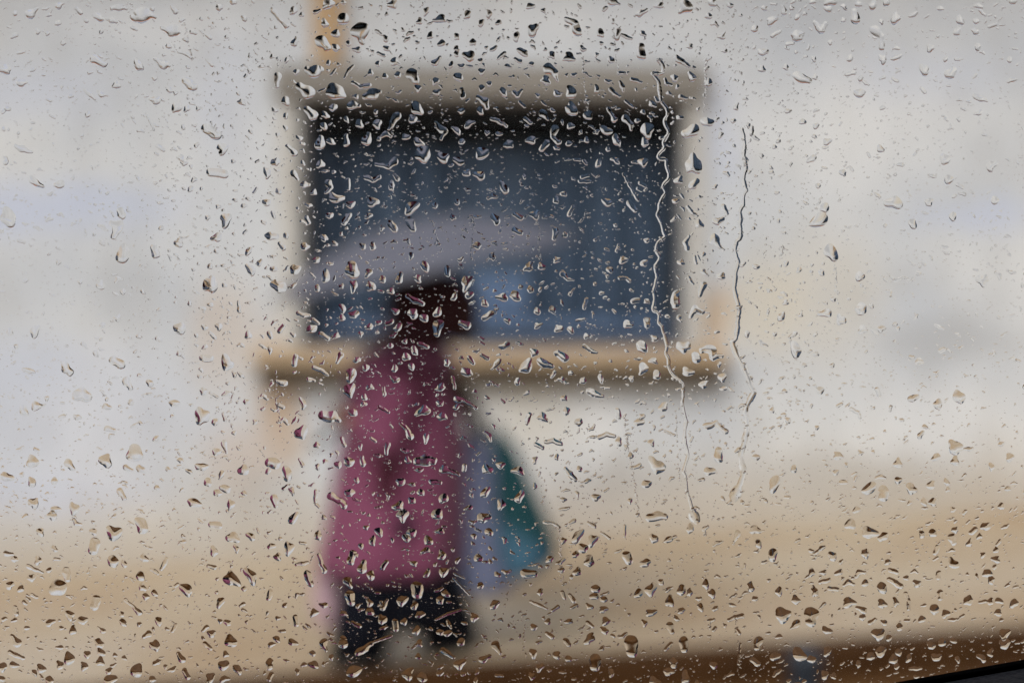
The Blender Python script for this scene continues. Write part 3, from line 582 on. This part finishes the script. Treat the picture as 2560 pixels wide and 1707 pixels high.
(1,2): "365,140,26 350,210,28;530,240,22 600,265,22 660,310,14;190,365,18 260,385,34;875,290,52 860,340,40;860,450,62;780,120,28 745,190,20;925,170,34;1010,240,34;1275,250,34;1430,230,34;1280,350,38;1380,140,40;1455,85,40;1230,40,28;1500,20,22 1570,50,22;1755,195,34;1955,150,24 1995,200,22;2070,125,18 2130,160,20;2230,180,26 2170,250,16;2280,40,44;1935,280,50;1805,330,18 1825,430,16;2150,370,14 2220,410,14;1690,420,42;1840,530,32 1920,545,16 2020,610,18;1840,600,30;1530,640,58;1690,570,34;1710,690,44;1330,750,18 1380,800,22 1415,870,36;1560,890,38;1170,420,14 1180,490,18;1045,420,34;995,510,32;985,575,28;1130,600,16 1220,650,14;890,650,40;430,570,44;195,575,20 250,605,20;620,680,50 700,690,52 760,720,28;420,840,66;120,1110,44 170,1120,56;110,1190,30;285,1210,60;560,950,32;785,890,20 810,950,22;1210,940,26 1195,1030,18;960,965,26;975,1060,18 980,1120,30;850,1100,50;755,1130,36;1480,1090,40 1570,1090,60 1630,1090,36;1390,1090,34;1500,1180,30;1720,1170,40 1790,1190,22 1855,1220,20;1610,1285,28 1690,1290,20;1330,1290,42;2120,1170,48;2245,1130,38;2105,1380,48;2250,1490,46;1510,1385,36;860,1390,44;690,1420,40 770,1460,28 810,1510,32;1435,1310,26;1720,1440,48;1430,1460,36;165,1440,40 185,1510,24;550,1370,18 540,1470,20;400,1080,14 430,1140,20;635,1100,24;565,1150,28;690,1040,20;330,1370,34;1950,1530,34;1310,1510,50",
(2,2): "420,110,34 480,150,46;130,230,66;270,190,44 360,230,26;200,105,42;1190,50,58;1575,50,62;1740,80,30 1830,70,44 1850,150,32 1930,130,20;1690,150,50;1200,250,52;1300,180,36;1330,310,44;1620,280,50;1930,330,44;1760,395,40;660,40,20 730,90,20 780,105,12;710,455,34 770,490,32 830,500,20;650,360,34;380,300,30;450,350,30;815,340,34;1095,340,28;50,370,34;540,290,24;480,520,34;500,640,40;280,700,48;155,670,26 135,750,22;610,740,40;965,630,26 985,690,28;800,880,24 870,850,24 940,870,18;980,920,40;1040,970,24;1390,600,46;1780,780,34 1870,750,26 1960,830,28;1170,740,44;1190,690,30;215,940,20 280,975,22;310,920,20 380,910,24 450,940,22;490,1170,22 530,1220,34 580,1270,24;210,1090,34;410,1060,28;620,1170,30;1330,1140,74;1895,1000,36 1895,1070,46;1810,1190,48;1230,1310,44;770,1430,40;60,1190,50;2240,1060,34;70,1420,50;1280,930,36;1400,820,14 1490,860,14;2110,1470,22;210,1330,26;470,1450,28;690,1280,28;1090,1050,30;1085,1460,28;2200,330,18;1940,430,28",
(3,2): "250,70,64;440,110,30;1390,190,40;1330,520,44;1560,570,46;1755,510,62;1720,970,70;1715,1100,44;1540,1060,40;60,1300,66;640,1050,44;930,1350,62;1060,1370,52 1060,1430,46;1320,1350,52;1500,1320,42;1640,1290,32;1430,1470,34;1510,1470,38;1300,1480,24;1195,1270,36;690,1290,32;620,1200,30;180,720,30;450,790,22;760,620,20 830,655,18 845,700,16;240,1170,34;1190,1120,44;2220,1060,42;2050,1150,34;2140,940,26;480,450,38;590,220,24;330,220,24;810,1545,34;2140,1510,34;1695,1540,28;2200,1350,28;850,1020,26;40,630,28;1400,860,34;1440,780,24;240,320,18;1650,1360,24;720,1130,22",
(0,3): "1300,120,72;1040,185,74;870,280,52 855,350,48;610,550,48 620,620,28;530,690,84;880,800,46 870,860,42;2140,230,58;1940,110,30 2010,120,36;1965,360,44;1710,710,60;2130,610,72;2300,580,66;2020,830,46;2120,1180,60;2180,1440,46;1040,450,56;1140,470,34;1320,420,40;1530,420,16 1510,470,24 1480,520,18;1290,590,44;1310,690,38;1340,770,34;1420,740,32;1150,800,18 1220,860,14 1275,920,30;255,490,22 310,520,20 390,550,12;350,440,38;290,600,38;135,430,34;90,670,40;190,700,34;290,755,18 340,780,14;450,530,28;500,330,30;860,180,36;640,940,46;760,990,44;670,1080,40;460,1010,40;140,870,22 150,930,24;1130,1010,36;900,1055,12 950,1090,24;1460,1000,40;1320,1140,20 1370,1110,30;1420,1220,52;910,1200,46;930,1280,40;630,1340,58;115,1140,26 155,1195,44;90,1280,22 150,1310,24 210,1335,20;130,1400,38;20,1420,44;800,1300,36;920,1370,42;770,1410,40;550,1400,40;380,1430,44;320,1470,30;1260,1450,64;1000,1450,34;1010,1535,60;1440,1370,34;1580,1440,34;1635,1290,18 1670,1350,36;1695,1450,26 1720,1510,28;2055,1400,52;1930,1520,50;2070,1300,30;1880,1200,22 1930,1245,22;1940,1110,40;1615,1030,18 1580,1090,16;455,1540,42;2060,1530,40;2085,1010,34;2020,995,24;1910,490,18 1970,505,22;370,180,40;480,30,48;2240,700,26;245,1060,26;2170,330,34;2300,220,40;1400,1530,34;1120,935,26;1280,1025,24",
(1,3): "345,50,52;300,330,58;200,410,38;140,310,34;570,210,42;580,390,20 600,470,24 630,540,26;470,570,40 500,650,36;135,730,28 115,790,24;360,960,26 370,1030,26;530,920,40;620,850,34;860,760,50 870,820,40;850,640,50;890,370,34 870,450,38;920,390,22;985,460,28 975,520,46;1055,580,42;1070,260,40;1130,180,42;1010,140,26;965,310,28;1350,25,58;1665,15,56;1690,170,36;1580,260,46;1555,350,36;1700,390,44;1445,470,32;1430,190,46;1380,240,40;2040,420,42;2090,50,56;2135,180,40;2000,220,28;1720,545,46;1570,560,36;1480,690,62 1470,750,50;1345,810,52;1455,850,40;1690,805,40;1740,745,38;1150,820,16 1165,880,26 1205,800,14;1040,830,36;1045,910,42;1160,980,46;1275,1000,30 1285,1070,28;1360,1000,34;1505,935,40;1475,1085,42;890,1010,20 950,1045,22;930,1290,30 1000,1250,34 1060,1200,20;1080,1190,14 1240,1130,14;800,1160,34 800,1210,44;800,930,34;620,1190,40 640,1270,16;340,1190,40;140,1210,32;125,1390,46;140,1480,26 120,1530,24;530,1400,44;900,1460,64;1400,1480,56;1530,1510,48;1710,1260,26 1760,1290,28 1810,1330,18;1690,1100,34;1760,1110,36;1880,1190,40;1870,1390,54;2080,1350,36 2140,1320,22;2195,1210,38 2240,1290,20;2000,960,42;2195,840,46;2060,670,34;1500,1200,36;1490,1320,30;1650,985,12 1760,930,14 1880,890,12;1810,600,10 1960,760,10;1820,560,12 1910,605,10;2220,570,30;190,1160,34;520,1290,30;265,850,26;690,1330,28;1900,1480,26;1690,1420,24;380,1460,28;200,970,24;2150,450,22;1850,440,28",
(2,3): "120,560,48 200,565,36;600,220,58;735,260,54;655,330,48;710,450,54;1050,395,46 1075,440,40;1635,150,42;1260,50,40 1330,30,44 1400,40,34;345,430,38;580,390,34;470,260,32;600,545,40;1275,710,60;1160,745,44;1220,465,46;1450,820,50;1555,710,48;1440,700,30;1370,640,30;1780,660,40;1835,745,40;1630,735,34;260,730,32;460,730,20 485,790,16;530,760,20 570,810,24;170,815,14 250,850,18 320,885,12;370,900,16 420,865,20;750,770,40;840,800,34;770,700,44;840,890,38;710,860,34;820,760,14 880,735,14;1275,920,44;1445,1030,34 1470,1100,22;860,995,40;850,1080,38;690,1005,18 740,1045,18;320,1105,20 370,1145,24;490,1170,26 525,1215,22;715,1160,52;1100,1190,72 1095,1280,54;770,1350,58 755,1420,46;1575,1180,46 1580,1260,34;1460,1200,20 1410,1255,20;195,1290,42;410,1310,40;520,1340,34;200,1050,34;520,1000,34;330,1000,30;2260,1180,48 2250,1240,28;2210,1350,26 2250,1385,32;1990,985,18 2050,960,20 2110,950,28;2060,1070,18 2090,1110,16;2190,680,42;2230,790,28;1730,870,36;1555,900,34;1715,790,26;1865,880,28;2020,850,28;2095,1200,12 2080,1390,14;1440,1460,46;1590,1510,50;1480,1380,44;2230,160,48;2260,290,38;2070,190,30 2030,290,10;1300,240,44;1440,250,38;700,95,16 760,130,20;820,185,14 900,240,14;300,90,20 380,100,16 440,140,14;1035,120,14 1035,220,14;455,530,30;1850,1400,36;250,1420,40;180,1500,34;910,1470,34;1310,1550,50;1215,1015,32;1510,970,28;260,500,20;325,495,20",
(3,3): "760,110,52;930,190,66;1055,225,46;1410,200,34;1690,230,44 1705,280,28;1555,320,26 1535,370,24;590,400,44;895,375,44;45,390,54;2000,130,44;1510,190,40;1720,160,34;1850,280,34;1940,220,28;1700,465,52;1120,525,22 1180,550,22;1110,610,22 1170,645,30 1220,680,26;1045,690,52;1365,650,38;480,640,20 560,620,22;560,695,20 640,705,20;425,725,44;260,800,42;100,725,40;745,830,56;860,890,42;865,960,32;1050,840,44;1170,820,36;130,940,74;395,930,70 400,1000,52;265,1015,38 210,1065,12;1525,890,48;1410,980,36;1630,930,40;2010,560,44;2050,620,38;1840,810,48;2040,820,34;2120,810,34;2260,830,42;2110,920,36;1580,735,30 1580,790,24;1015,1110,62;540,1080,42;1110,1150,32;1210,1050,36;1065,1010,30;290,1300,66;60,1320,44;545,1270,44;1040,1275,52;1150,1345,44;940,1320,40;1500,1220,38;1600,1190,40;2170,1110,54;2170,1200,54;2045,1285,36;1960,1330,40;1545,1325,44;400,1345,40;1200,1285,34;520,1490,40;1700,1175,30;100,1140,30;2090,430,38;1970,390,28;2090,345,28;1565,555,26 1565,600,22;2080,500,24;650,550,34;510,550,30;400,550,36;890,650,34;1100,455,30;1270,600,26;1260,740,20 1290,810,20 1290,890,16;1740,1350,28;1290,1340,34;830,1390,30;1180,1410,30;600,1500,30",
}
K = 2350 / 640.0
def T(c, r, s): return [(c * 640 + float(a.split(',')[0]) / K, r * 426.75 + float(a.split(',')[1]) / K) for a in s.split()]
riv1 = T(2, 0, "1310,560 1350,590 1370,640 1365,680 1320,690 1275,690 1310,735 1340,790 1350,920 1380,970 1410,1010 1415,1060 1390,1110 1400,1160 1425,1220 1400,1270 1380,1310 1388,1370 1345,1410 1330,1440 1350,1465 1400,1470 1410,1520 1420,1560") + \
       T(2, 1, "1432,40 1420,85 1380,130 1378,155 1402,200 1380,240 1350,300 1345,350 1325,400 1345,440 1370,500 1385,560 1402,600 1370,630 1335,660 1320,720 1335,760 1352,800 1330,850 1310,880 1315,920 1330,960 1320,1030 1303,1100 1308,1180 1298,1280 1335,1300 1352,1335 1350,1400 1375,1430 1390,1480 1415,1560") + \
       T(2, 2, "1425,50 1415,110 1440,160 1440,210 1460,280 1505,330 1560,370 1582,410 1580,470 1575,600 1590,680 1605,760 1598,860 1602,960 1628,1030 1618,1100 1600,1180 1588,1220 1610,1270 1612,1340 1635,1430 1655,1500 1668,1560") + T(2, 3, "1690,60 1715,110 1728,140")
riv2 = T(2, 0, "2098,1175 2090,1200 2110,1260 2116,1330 2112,1430 2125,1480 2130,1560") + \
       T(2, 1, "2118,30 2116,100 2125,155 2142,185 2118,225 2112,310 2085,360 2082,450 2090,600 2055,650 2042,710 2055,790 2072,840 2055,900 2048,960 2040,1050 2042,1110 2062,1180 2082,1250 2080,1340 2070,1440 2058,1540") + \
       T(2, 2, "2030,10 2060,100 2125,220 2170,330 2210,440 2225,480 2185,560 2150,640 2168,720 2165,830 2140,960 2115,1060 2125,1130 2138,1210 2115,1320 2085,1390 2060,1450 2052,1500")
rng = random.Random(11)
drops = []           # list of chains [(x, y, r), ...] in photo pixels
for (cx_, cy_), s in TILES.items():
    for d in s.split(';'):
        ch = []
        for nd in d.split():
            x, y, r = map(float, nd.split(','))
            ch.append((cx_ * 640 + x / K, cy_ * 426.75 + y / K, r / K * .97))
        drops.append(ch)
def area(ch):
    a = sum(3.14 * r * r for _, _, r in ch) * .6
    for p, q in zip(ch, ch[1:]): a += math.hypot(p[0] - q[0], p[1] - q[1]) * (p[2] + q[2])
    return a

def mesh_np(name, V, F, NRM=None):
    """V (n,3), F (m,4) quads, per-vertex normals"""
    me = bpy.data.meshes.new(name)
    me.vertices.add(len(V)); me.vertices.foreach_set('co', V.astype(np.float32).ravel())
    me.loops.add(F.size); me.loops.foreach_set('vertex_index', F.astype(np.int32).ravel())
    me.polygons.add(len(F)); me.polygons.foreach_set('loop_start', np.arange(0, F.size, 4, dtype=np.int32))
    me.polygons.foreach_set('use_smooth', np.ones(len(F), dtype=bool))
    me.update(calc_edges=True)
    if NRM is not None: me.normals_split_custom_set_from_vertices(NRM.astype(np.float32))
    return me
ZOFF = .0016 + .00003
def drop_np(chain, ncell, seed, slope=None, wobble=1.0):
    """height field of one drop, units photo pixels; returns V, F, N (x right, y up, z outward)"""
    r = np.random.RandomState(seed)
    pts = np.array(chain, float); pts[:, 1] *= -1
    c0 = pts[:, :2].mean(0); pts[:, :2] -= c0
    R0 = pts[:, 2].max(); Rm = pts[:, 2].mean()
    YS = max(R0, (np.ptp(pts[:, 1]) + 2 * R0) / 2)
    slope = slope or r.uniform(.38, .60)
    lo = (pts[:, :2] - pts[:, 2:] * 1.5).min(0); hi = (pts[:, :2] + pts[:, 2:] * 1.5).max(0)
    cell = 2 * Rm / ncell
    xs = np.arange(lo[0], hi[0] + cell, cell); ys = np.arange(lo[1], hi[1] + cell, cell)
    ph = r.uniform(0, 6.283, 8); am = r.uniform(.3, 1, 4)
    ang = r.uniform(0, 6.283, 3); lob = wobble * r.uniform(.04, .20, 3) * np.array([1, 1, .45])
    kx = 1.7 / max(Rm, R0 * .6)
    asp = r.uniform(.80, 1.25); th = r.uniform(-.6, .6); ct, st = math.cos(th), math.sin(th)
    single = len(chain) == 1
    lobn = np.array([2, 3, 4 + r.randint(0, 2)])
    def H(x, y):
        wx = x + .13 * wobble * R0 * (am[0] * np.sin(kx * y + ph[0]) + .5 * am[1] * np.sin(2.3 * kx * x + ph[1]))
        wy = y + .13 * wobble * R0 * (am[2] * np.sin(kx * x + ph[2]) + .5 * am[3] * np.sin(2.1 * kx * y + ph[3]))
        hs_ = []
        if single:
            px_, py_, rr = pts[0]
            u = (wx * ct + wy * st) / asp; v = (-wx * st + wy * ct) * asp
            a = np.arctan2(v, u); d = np.hypot(u, v)
            f = 1 + sum(l * np.cos(n * (a - q)) for l, n, q in zip(lob, lobn, ang)) * np.minimum(1, d / rr)
            hs_.append(.5 * rr * (1 - (d / (rr * f)) ** 2))
        else:
            for p, q in zip(pts, pts[1:]):
                dx, dy = q[0] - p[0], q[1] - p[1]; L2 = dx * dx + dy * dy
                t = np.clip(((wx - p[0]) * dx + (wy - p[1]) * dy) / L2, 0, 1)
                rr = p[2] + (q[2] - p[2]) * (t * t * (3 - 2 * t))
                d2 = (wx - p[0] - t * dx) ** 2 + (wy - p[1] - t * dy) ** 2
                hs_.append(.5 * rr * (1 - d2 / rr ** 2))
        if len(hs_) == 1: h = hs_[0]
        else:
            T = .07 * Rm; m = np.maximum.reduce(hs_); h = m + T * np.log(sum(np.exp(np.maximum(q - m, -30 * T) / T) for q in hs_))
        return h * np.exp(-.72 * np.clip(y / YS, -1.3, 1.3))          # heavier towards the bottom
    X, Y = np.meshgrid(xs, ys)
    h = H(X, Y); ins = h > 0
    q = ins[:-1, :-1] | ins[1:, :-1] | ins[:-1, 1:] | ins[1:, 1:]
    used = np.zeros_like(ins); used[:-1, :-1] |= q; used[1:, :-1] |= q; used[:-1, 1:] |= q; used[1:, 1:] |= q
    e = cell * .05
    sx, sy = X.copy(), Y.copy(); bd = used & ~ins
    bxx, byy = sx[bd], sy[bd]
    for _ in range(5):
        hv = H(bxx, byy); gx = (H(bxx + e, byy) - H(bxx - e, byy)) / (2 * e); gy = (H(bxx, byy + e) - H(bxx, byy - e)) / (2 * e)
        g2 = gx * gx + gy * gy + 1e-6; st_ = hv / g2
        bxx = bxx - np.clip(st_ * gx, -cell, cell); byy = byy - np.clip(st_ * gy, -cell, cell)
    sx[bd], sy[bd] = bxx, byy
    idx = -np.ones(ins.shape, int); idx[used] = np.arange(used.sum())
    vx, vy = sx[used], sy[used]; bdu = bd[used]
    hv = np.maximum(H(vx, vy), 0); hv[bdu] = 0
    gx = (H(vx + e, vy) - H(vx - e, vy)) / (2 * e); gy = (H(vx, vy + e) - H(vx, vy - e)) / (2 * e)
    gm = np.hypot(gx, gy)
    k = slope
    cap = 1.0
    gs = np.where(gm * k > cap, cap / np.maximum(gm * k, 1e-6), 1)
    N = np.stack([-gx * k * gs, -gy * k * gs, np.ones_like(gx)], 1); N /= np.linalg.norm(N, axis=1)[:, None]
    V = np.stack([vx, vy, hv * k], 1)
    a, b, c, d = idx[:-1, :-1][q], idx[:-1, 1:][q], idx[1:, 1:][q], idx[1:, :-1][q]
    F = np.stack([a, b, c, d], 1)
    n = len(V)
    Vb = V.copy(); Vb[:, 2] = 0; Nb = np.zeros_like(N); Nb[:, 2] = -1
    return np.vstack([V, Vb]), np.vstack([F, F[:, ::-1] + n]), np.vstack([N, Nb]), c0 * np.array([1, -1])
def place(V, N, c):
    """photo-pixel drop geometry -> pane-local metres; local z points to the cabin so outward is -z"""
    u, v = pane_uv(c[0], c[1], ZOFF)
    s = (Vector(PANE @ Vector((u, v, 0))) - CAM).dot(fw) / FPX
    out_ = np.stack([V[:, 0] * s, V[:, 1] * s, -V[:, 2] * s], 1)
    Nn = N.copy(); Nn[:, 2] *= -1
    return out_, Nn, u, v
M_water = bpy.data.materials.new('rain_water'); M_water.use_nodes = True
t = M_water.node_tree; t.nodes.clear()
o_ = t.nodes.new('ShaderNodeOutputMaterial'); g_ = t.nodes.new('ShaderNodeBsdfGlass'); g_.inputs['IOR'].default_value = 1.333; g_.inputs['Roughness'].default_value = 0
g_.inputs['Color'].default_value = (1, 1, 1, 1)
t.links.new(g_.outputs[0], o_.inputs[0])

order = sorted(range(len(drops)), key=lambda i: -area(drops[i]))
single_ids = set(order[:296])
BV, BF, BN, base_i = [], [], [], 0
def add_bulk(V, F, N, u, v):
    global base_i
    V = V.copy(); V[:, 0] += u; V[:, 1] += v; V[:, 2] -= ZOFF
    BV.append(V); BF.append(F + base_i); BN.append(N); base_i += len(V)
def near_line(x, y, line):
    return min(math.hypot(x - a, y - b) for a, b in line)
def drop_label(o, ch, rmax):
    x = sum(p[0] for p in ch) / len(ch); y = sum(p[1] for p in ch) / len(ch)
    size = 'very large' if rmax > 19 else 'large' if rmax > 15 else 'medium-sized' if rmax > 11 else 'small'
    if len(ch) == 1:
        co = [v.co for v in o.data.vertices]; w_ = max(c.x for c in co) - min(c.x for c in co); h_ = max(c.y for c in co) - min(c.y for c in co)
        form = 'broad oval' if w_ > 1.18 * h_ else 'tall oval' if h_ > 1.18 * w_ else 'rounded'
        gap = min(math.hypot(x - a, y - b) - r - rmax for d in drops if d is not ch for (a, b, r) in d)
        com = 'touching another drop' if gap < 5 else 'standing well apart' if gap > 22 else 'among other drops'
        shape, grp = '%s raindrop %s,' % (form, com), 'rounded raindrops on the window glass'
    else:
        dx, dy = ch[-1][0] - ch[0][0], ch[-1][1] - ch[0][1]
        a = math.degrees(math.atan2(abs(dy), abs(dx)))
        tilt = 'nearly upright' if a > 62 else 'lying almost level' if a < 22 else 'slanting'
        fat = 'thicker at lower end' if (ch[-1][2] - ch[0][2]) * (1 if dy > 0 else -1) > 1.5 else 'thicker at upper end' if (ch[-1][2] - ch[0][2]) * (1 if dy > 0 else -1) < -1.5 else 'of even width'
        if len(ch) == 2: shape, grp = 'stretched raindrop, %s, %s,' % (tilt, fat), 'stretched raindrops on the window glass'
        else: shape, grp = 'bent worm-shaped raindrop, %s, %s,' % (tilt, fat), 'bent raindrops on the window glass'
    d1, d2 = near_line(x, y, riv1), near_line(x, y, riv2)
    if d1 < 75 and d1 < d2: place_ = 'beside the thin zigzag trickle'
    elif d2 < 75: place_ = 'beside the wider smooth trickle'
    elif (1707 - (x - 2217) * .178) - y < 140 and x > 1500: place_ = 'above black window seal'
    else: place_ = 'on the window glass'
    tag(o, '%s %s %s' % (size, shape, place_), 'raindrop', grp)
for i, ch in enumerate(drops):
    rmax = max(r for _, _, r in ch)
    nc = 22 if rmax > 15 else (16 if rmax > 9 else 12)
    V, F, N, c = drop_np(ch, nc, 1000 + i)
    Vm, Nm, u, v = place(V, N, c)
    F = F[:, ::-1]
    if i in single_ids:
        V2 = Vm
        me = mesh_np('raindrop', V2, F, Nm)
        o = link('raindrop', me, M_water)
        o.matrix_world = PANE @ Matrix.Translation((u, v, -ZOFF))
        drop_label(o, ch, rmax)
    else:
        add_bulk(Vm, F, Nm, u, v)
# small drops between them
occ = [(x, y, r) for ch in drops for (x, y, r) in ch]
cellg = {}
for (x, y, r) in occ: cellg.setdefault((int(x // 60), int(y // 60)), []).append((x, y, r))
def free(x, y, r):
    for i in (-1, 0, 1):
        for j in (-1, 0, 1):
            for (a, b, c) in cellg.get((int(x // 60) + i, int(y // 60) + j), ()):
                if (a - x) ** 2 + (b - y) ** 2 < (c * 1.15 + r + 1.0) ** 2: return False
    return True
lib = []
for k in range(60):
    rr = 10
    if k % 3 == 0: ch = [(0, 0, rr)]
    elif k % 3 == 1:
        L_ = rng.uniform(10, 26); ch = [(-L_ / 2, 0, rr * rng.uniform(.5, 1)), (L_ / 2, rng.uniform(-3, 3), rr * rng.uniform(.5, 1))]
    else:
        L_ = rng.uniform(10, 18); ch = [(-L_, rng.uniform(-6, 6), rr * .6), (0, rng.uniform(-5, 5), rr * rng.uniform(.7, 1)), (L_, rng.uniform(-9, 9), rr * .55)]
    lib.append(drop_np(ch, 7, 5000 + k)[:3])
def put(x, y, r, ang, k=None, shift=None):
    V, F, N = lib[k if k is not None else rng.randrange(60)]
    c, s = math.cos(ang), math.sin(ang); Rm_ = np.array([[c, -s, 0], [s, c, 0], [0, 0, 1]])
    sc_ = np.array([r / 10, r / 10, r / 10])
    Vm, Nm, u, v = place((V * sc_) @ Rm_.T, N @ Rm_.T, (x, y))
    add_bulk(Vm, F[:, ::-1], Nm, u, v)
n_small = 0
for _ in range(24000):
    x, y = rng.uniform(-30, 2590), rng.uniform(-30, 1735)
    r = min(7.5, max(1.8, rng.lognormvariate(1.0, .42)))
    fade = 1.0
    if y < 1150 and (x < 420 or x > 2050): fade = .65
    if rng.random() > fade or not free(x, y, r * .9): continue
    ang = rng.gauss(-.42, .35) if rng.random() < .6 else rng.gauss(.5, .4)
    if x > 1300 and y > 1000: ang = abs(ang)
    put(x, y, r, ang); n_small += 1
    cellg.setdefault((int(x // 60), int(y // 60)), []).append((x, y, r))
    if n_small > 5600: break
# beaded trails left by drops that ran down
for (x0, y0, x1, y1) in ((1765, 150, 1760, 290), (1345, 540, 1350, 650), (1098, 230, 1106, 310), (1398, 1320, 1403, 1460), (1306, 1530, 1312, 1640), (1455, 120, 1466, 280), (1840, 1540, 1850, 1700), (1690, 1040, 1700, 1200), (1085, 560, 1092, 620), (1180, 540, 1184, 720), (520, 300, 560, 345), (1530, 60, 1545, 190), (460, 60, 480, 150), (2085, 640, 2095, 760), (690, 930, 700, 1080), (1560, 1050, 1600, 1300)):
    L_ = math.hypot(x1 - x0, y1 - y0); s_ = 0
    while s_ < L_:
        t_ = s_ / L_; r = rng.uniform(1.3, 3.2); put(x0 + (x1 - x0) * t_ + rng.gauss(0, 2), y0 + (y1 - y0) * t_, r, 1.57 + rng.gauss(0, .3)); s_ += rng.uniform(4, 13)
# mist of tiny beads
th = np.arange(8) * math.pi / 4
mv = [(0, 0, .42)] + [(.6 * math.cos(a), .6 * math.sin(a), .27) for a in th] + [(math.cos(a), math.sin(a), 0) for a in th]
mV = np.array(mv + [(x, y, 0) for x, y, z in mv]); mF = []
for i in range(0, 8, 2): mF.append((0, 1 + i, 1 + (i + 1) % 8, 1 + (i + 2) % 8))
for i in range(8): mF.append((1 + i, 9 + i, 9 + (i + 1) % 8, 1 + (i + 1) % 8))
mF = np.array(mF); mF = np.vstack([mF, mF[:, ::-1] + 17])
mN = np.array([(x * .75, y * .75, 1) for x, y, z in mv]); mN = mN / np.linalg.norm(mN, axis=1)[:, None]; mN = np.vstack([mN, np.tile([0, 0, -1.0], (17, 1))])
n_mist = 0
while n_mist < 7500:
    x, y = rng.uniform(-20, 2580), rng.uniform(-20, 1730); r = rng.uniform(.7, 1.9)
    if not free(x, y, r): continue
    a = rng.uniform(-.6, .6); c, s = math.cos(a), math.sin(a); Rm_ = np.array([[c, -s, 0], [s, c, 0], [0, 0, 1]])
    S = np.array([r * rng.uniform(.9, 1.8), r * .8, r])
    Vm, Nm, u, v = place((mV * S) @ Rm_.T, mN @ Rm_.T, (x, y)); add_bulk(Vm, mF[:, ::-1], Nm, u, v); n_mist += 1
me = mesh_np('fine_raindrops', np.vstack(BV), np.vstack(BF), np.vstack(BN))
fo = link('fine_raindrops', me, M_water); fo.matrix_world = PANE
tag(fo, 'countless tiny raindrops and misty beads sprinkled over the vehicle window glass', 'raindrops', kind='stuff')

# trickles
def trickle(name, pts, w0, w1, label, seed, beadr, slope=.8):
    r = random.Random(seed)
    P_ = [np.array(p) for p in pts]; out_ = []
    for i in range(len(P_) - 1):
        p0, p1, p2, p3 = P_[max(i - 1, 0)], P_[i], P_[i + 1], P_[min(i + 2, len(P_) - 1)]
        n = max(3, int(np.linalg.norm(p2 - p1) / 3))
        for k in range(n):
            t_ = k / n; out_.append(.5 * ((2 * p1) + (p2 - p0) * t_ + (2 * p0 - 5 * p1 + 4 * p2 - p3) * t_ ** 2 + (3 * p1 - p0 - 3 * p2 + p3) * t_ ** 3))
    out_.append(P_[-1]); C = np.array(out_); n = len(C)
    C[:, 0] += np.convolve(np.array([r.gauss(0, 1.1) for _ in range(n)]), np.ones(4) / 4, 'same')
    wn = np.convolve(np.array([r.gauss(0, 1) for _ in range(n + 10)]), np.ones(6) / 6, 'same')[5:5 + n]
    Wd = (w0 + (w1 - w0) * np.arange(n) / n) * (1 + .38 * wn)
    Wd[-14:] = np.maximum(Wd[-14:], beadr * np.sin(np.linspace(.5, 2.9, 14)))
    Wd[0] = .6; Wd[-1] = .8
    tg = np.gradient(C, axis=0); tg /= np.linalg.norm(tg, axis=1)[:, None] + 1e-9; nr = np.stack([-tg[:, 1], tg[:, 0]], 1)
    M_ = 11; uu = np.linspace(-1, 1, M_)
    c0 = C.mean(0)
    X = C[:, None, 0] + nr[:, None, 0] * uu[None, :] * Wd[:, None]; Y = C[:, None, 1] + nr[:, None, 1] * uu[None, :] * Wd[:, None]
    Zh = np.maximum(slope * .5 * Wd[:, None] * (1 - uu[None, :] ** 2), 0)
    V = np.stack([X - c0[0], -(Y - c0[1]), Zh], 2).reshape(-1, 3)
    sl = slope * uu[None, :] * np.ones((n, 1))
    N = np.stack([nr[:, None, 0] * sl, -nr[:, None, 1] * sl, np.ones_like(sl)], 2).reshape(-1, 3); N /= np.linalg.norm(N, axis=1)[:, None]
    I = np.arange(n * M_).reshape(n, M_)
    F = np.stack([I[:-1, :-1], I[:-1, 1:], I[1:, 1:], I[1:, :-1]], 2).reshape(-1, 4)
    # outward winding
    a, b, c = V[F[:, 0]], V[F[:, 1]], V[F[:, 2]]
    if np.cross(b - a, c - a)[:, 2].mean() < 0: F = F[:, ::-1]
    nV = len(V); Vb = V.copy(); Vb[:, 2] = 0; Nb = np.zeros_like(N); Nb[:, 2] = -1
    Vm, Nm, u, v = place(np.vstack([V, Vb]), np.vstack([N, Nb]), c0)
    me = mesh_np(name, Vm, np.vstack([F, F[:, ::-1] + nV])[:, ::-1], Nm)
    o = link(name, me, M_water); o.matrix_world = PANE @ Matrix.Translation((u, v, -ZOFF))
    return tag(o, label, 'trickle')
trickle('water_trickle', riv1, 4.6, 3.8, 'thin zigzag water trickle winding down the glass to a small round bead', 3, 14, .62)
trickle('water_trickle', riv2, 4.0, 7.5, 'wider smoother water trickle running down the glass to a long drooping bead', 4, 15, .48)
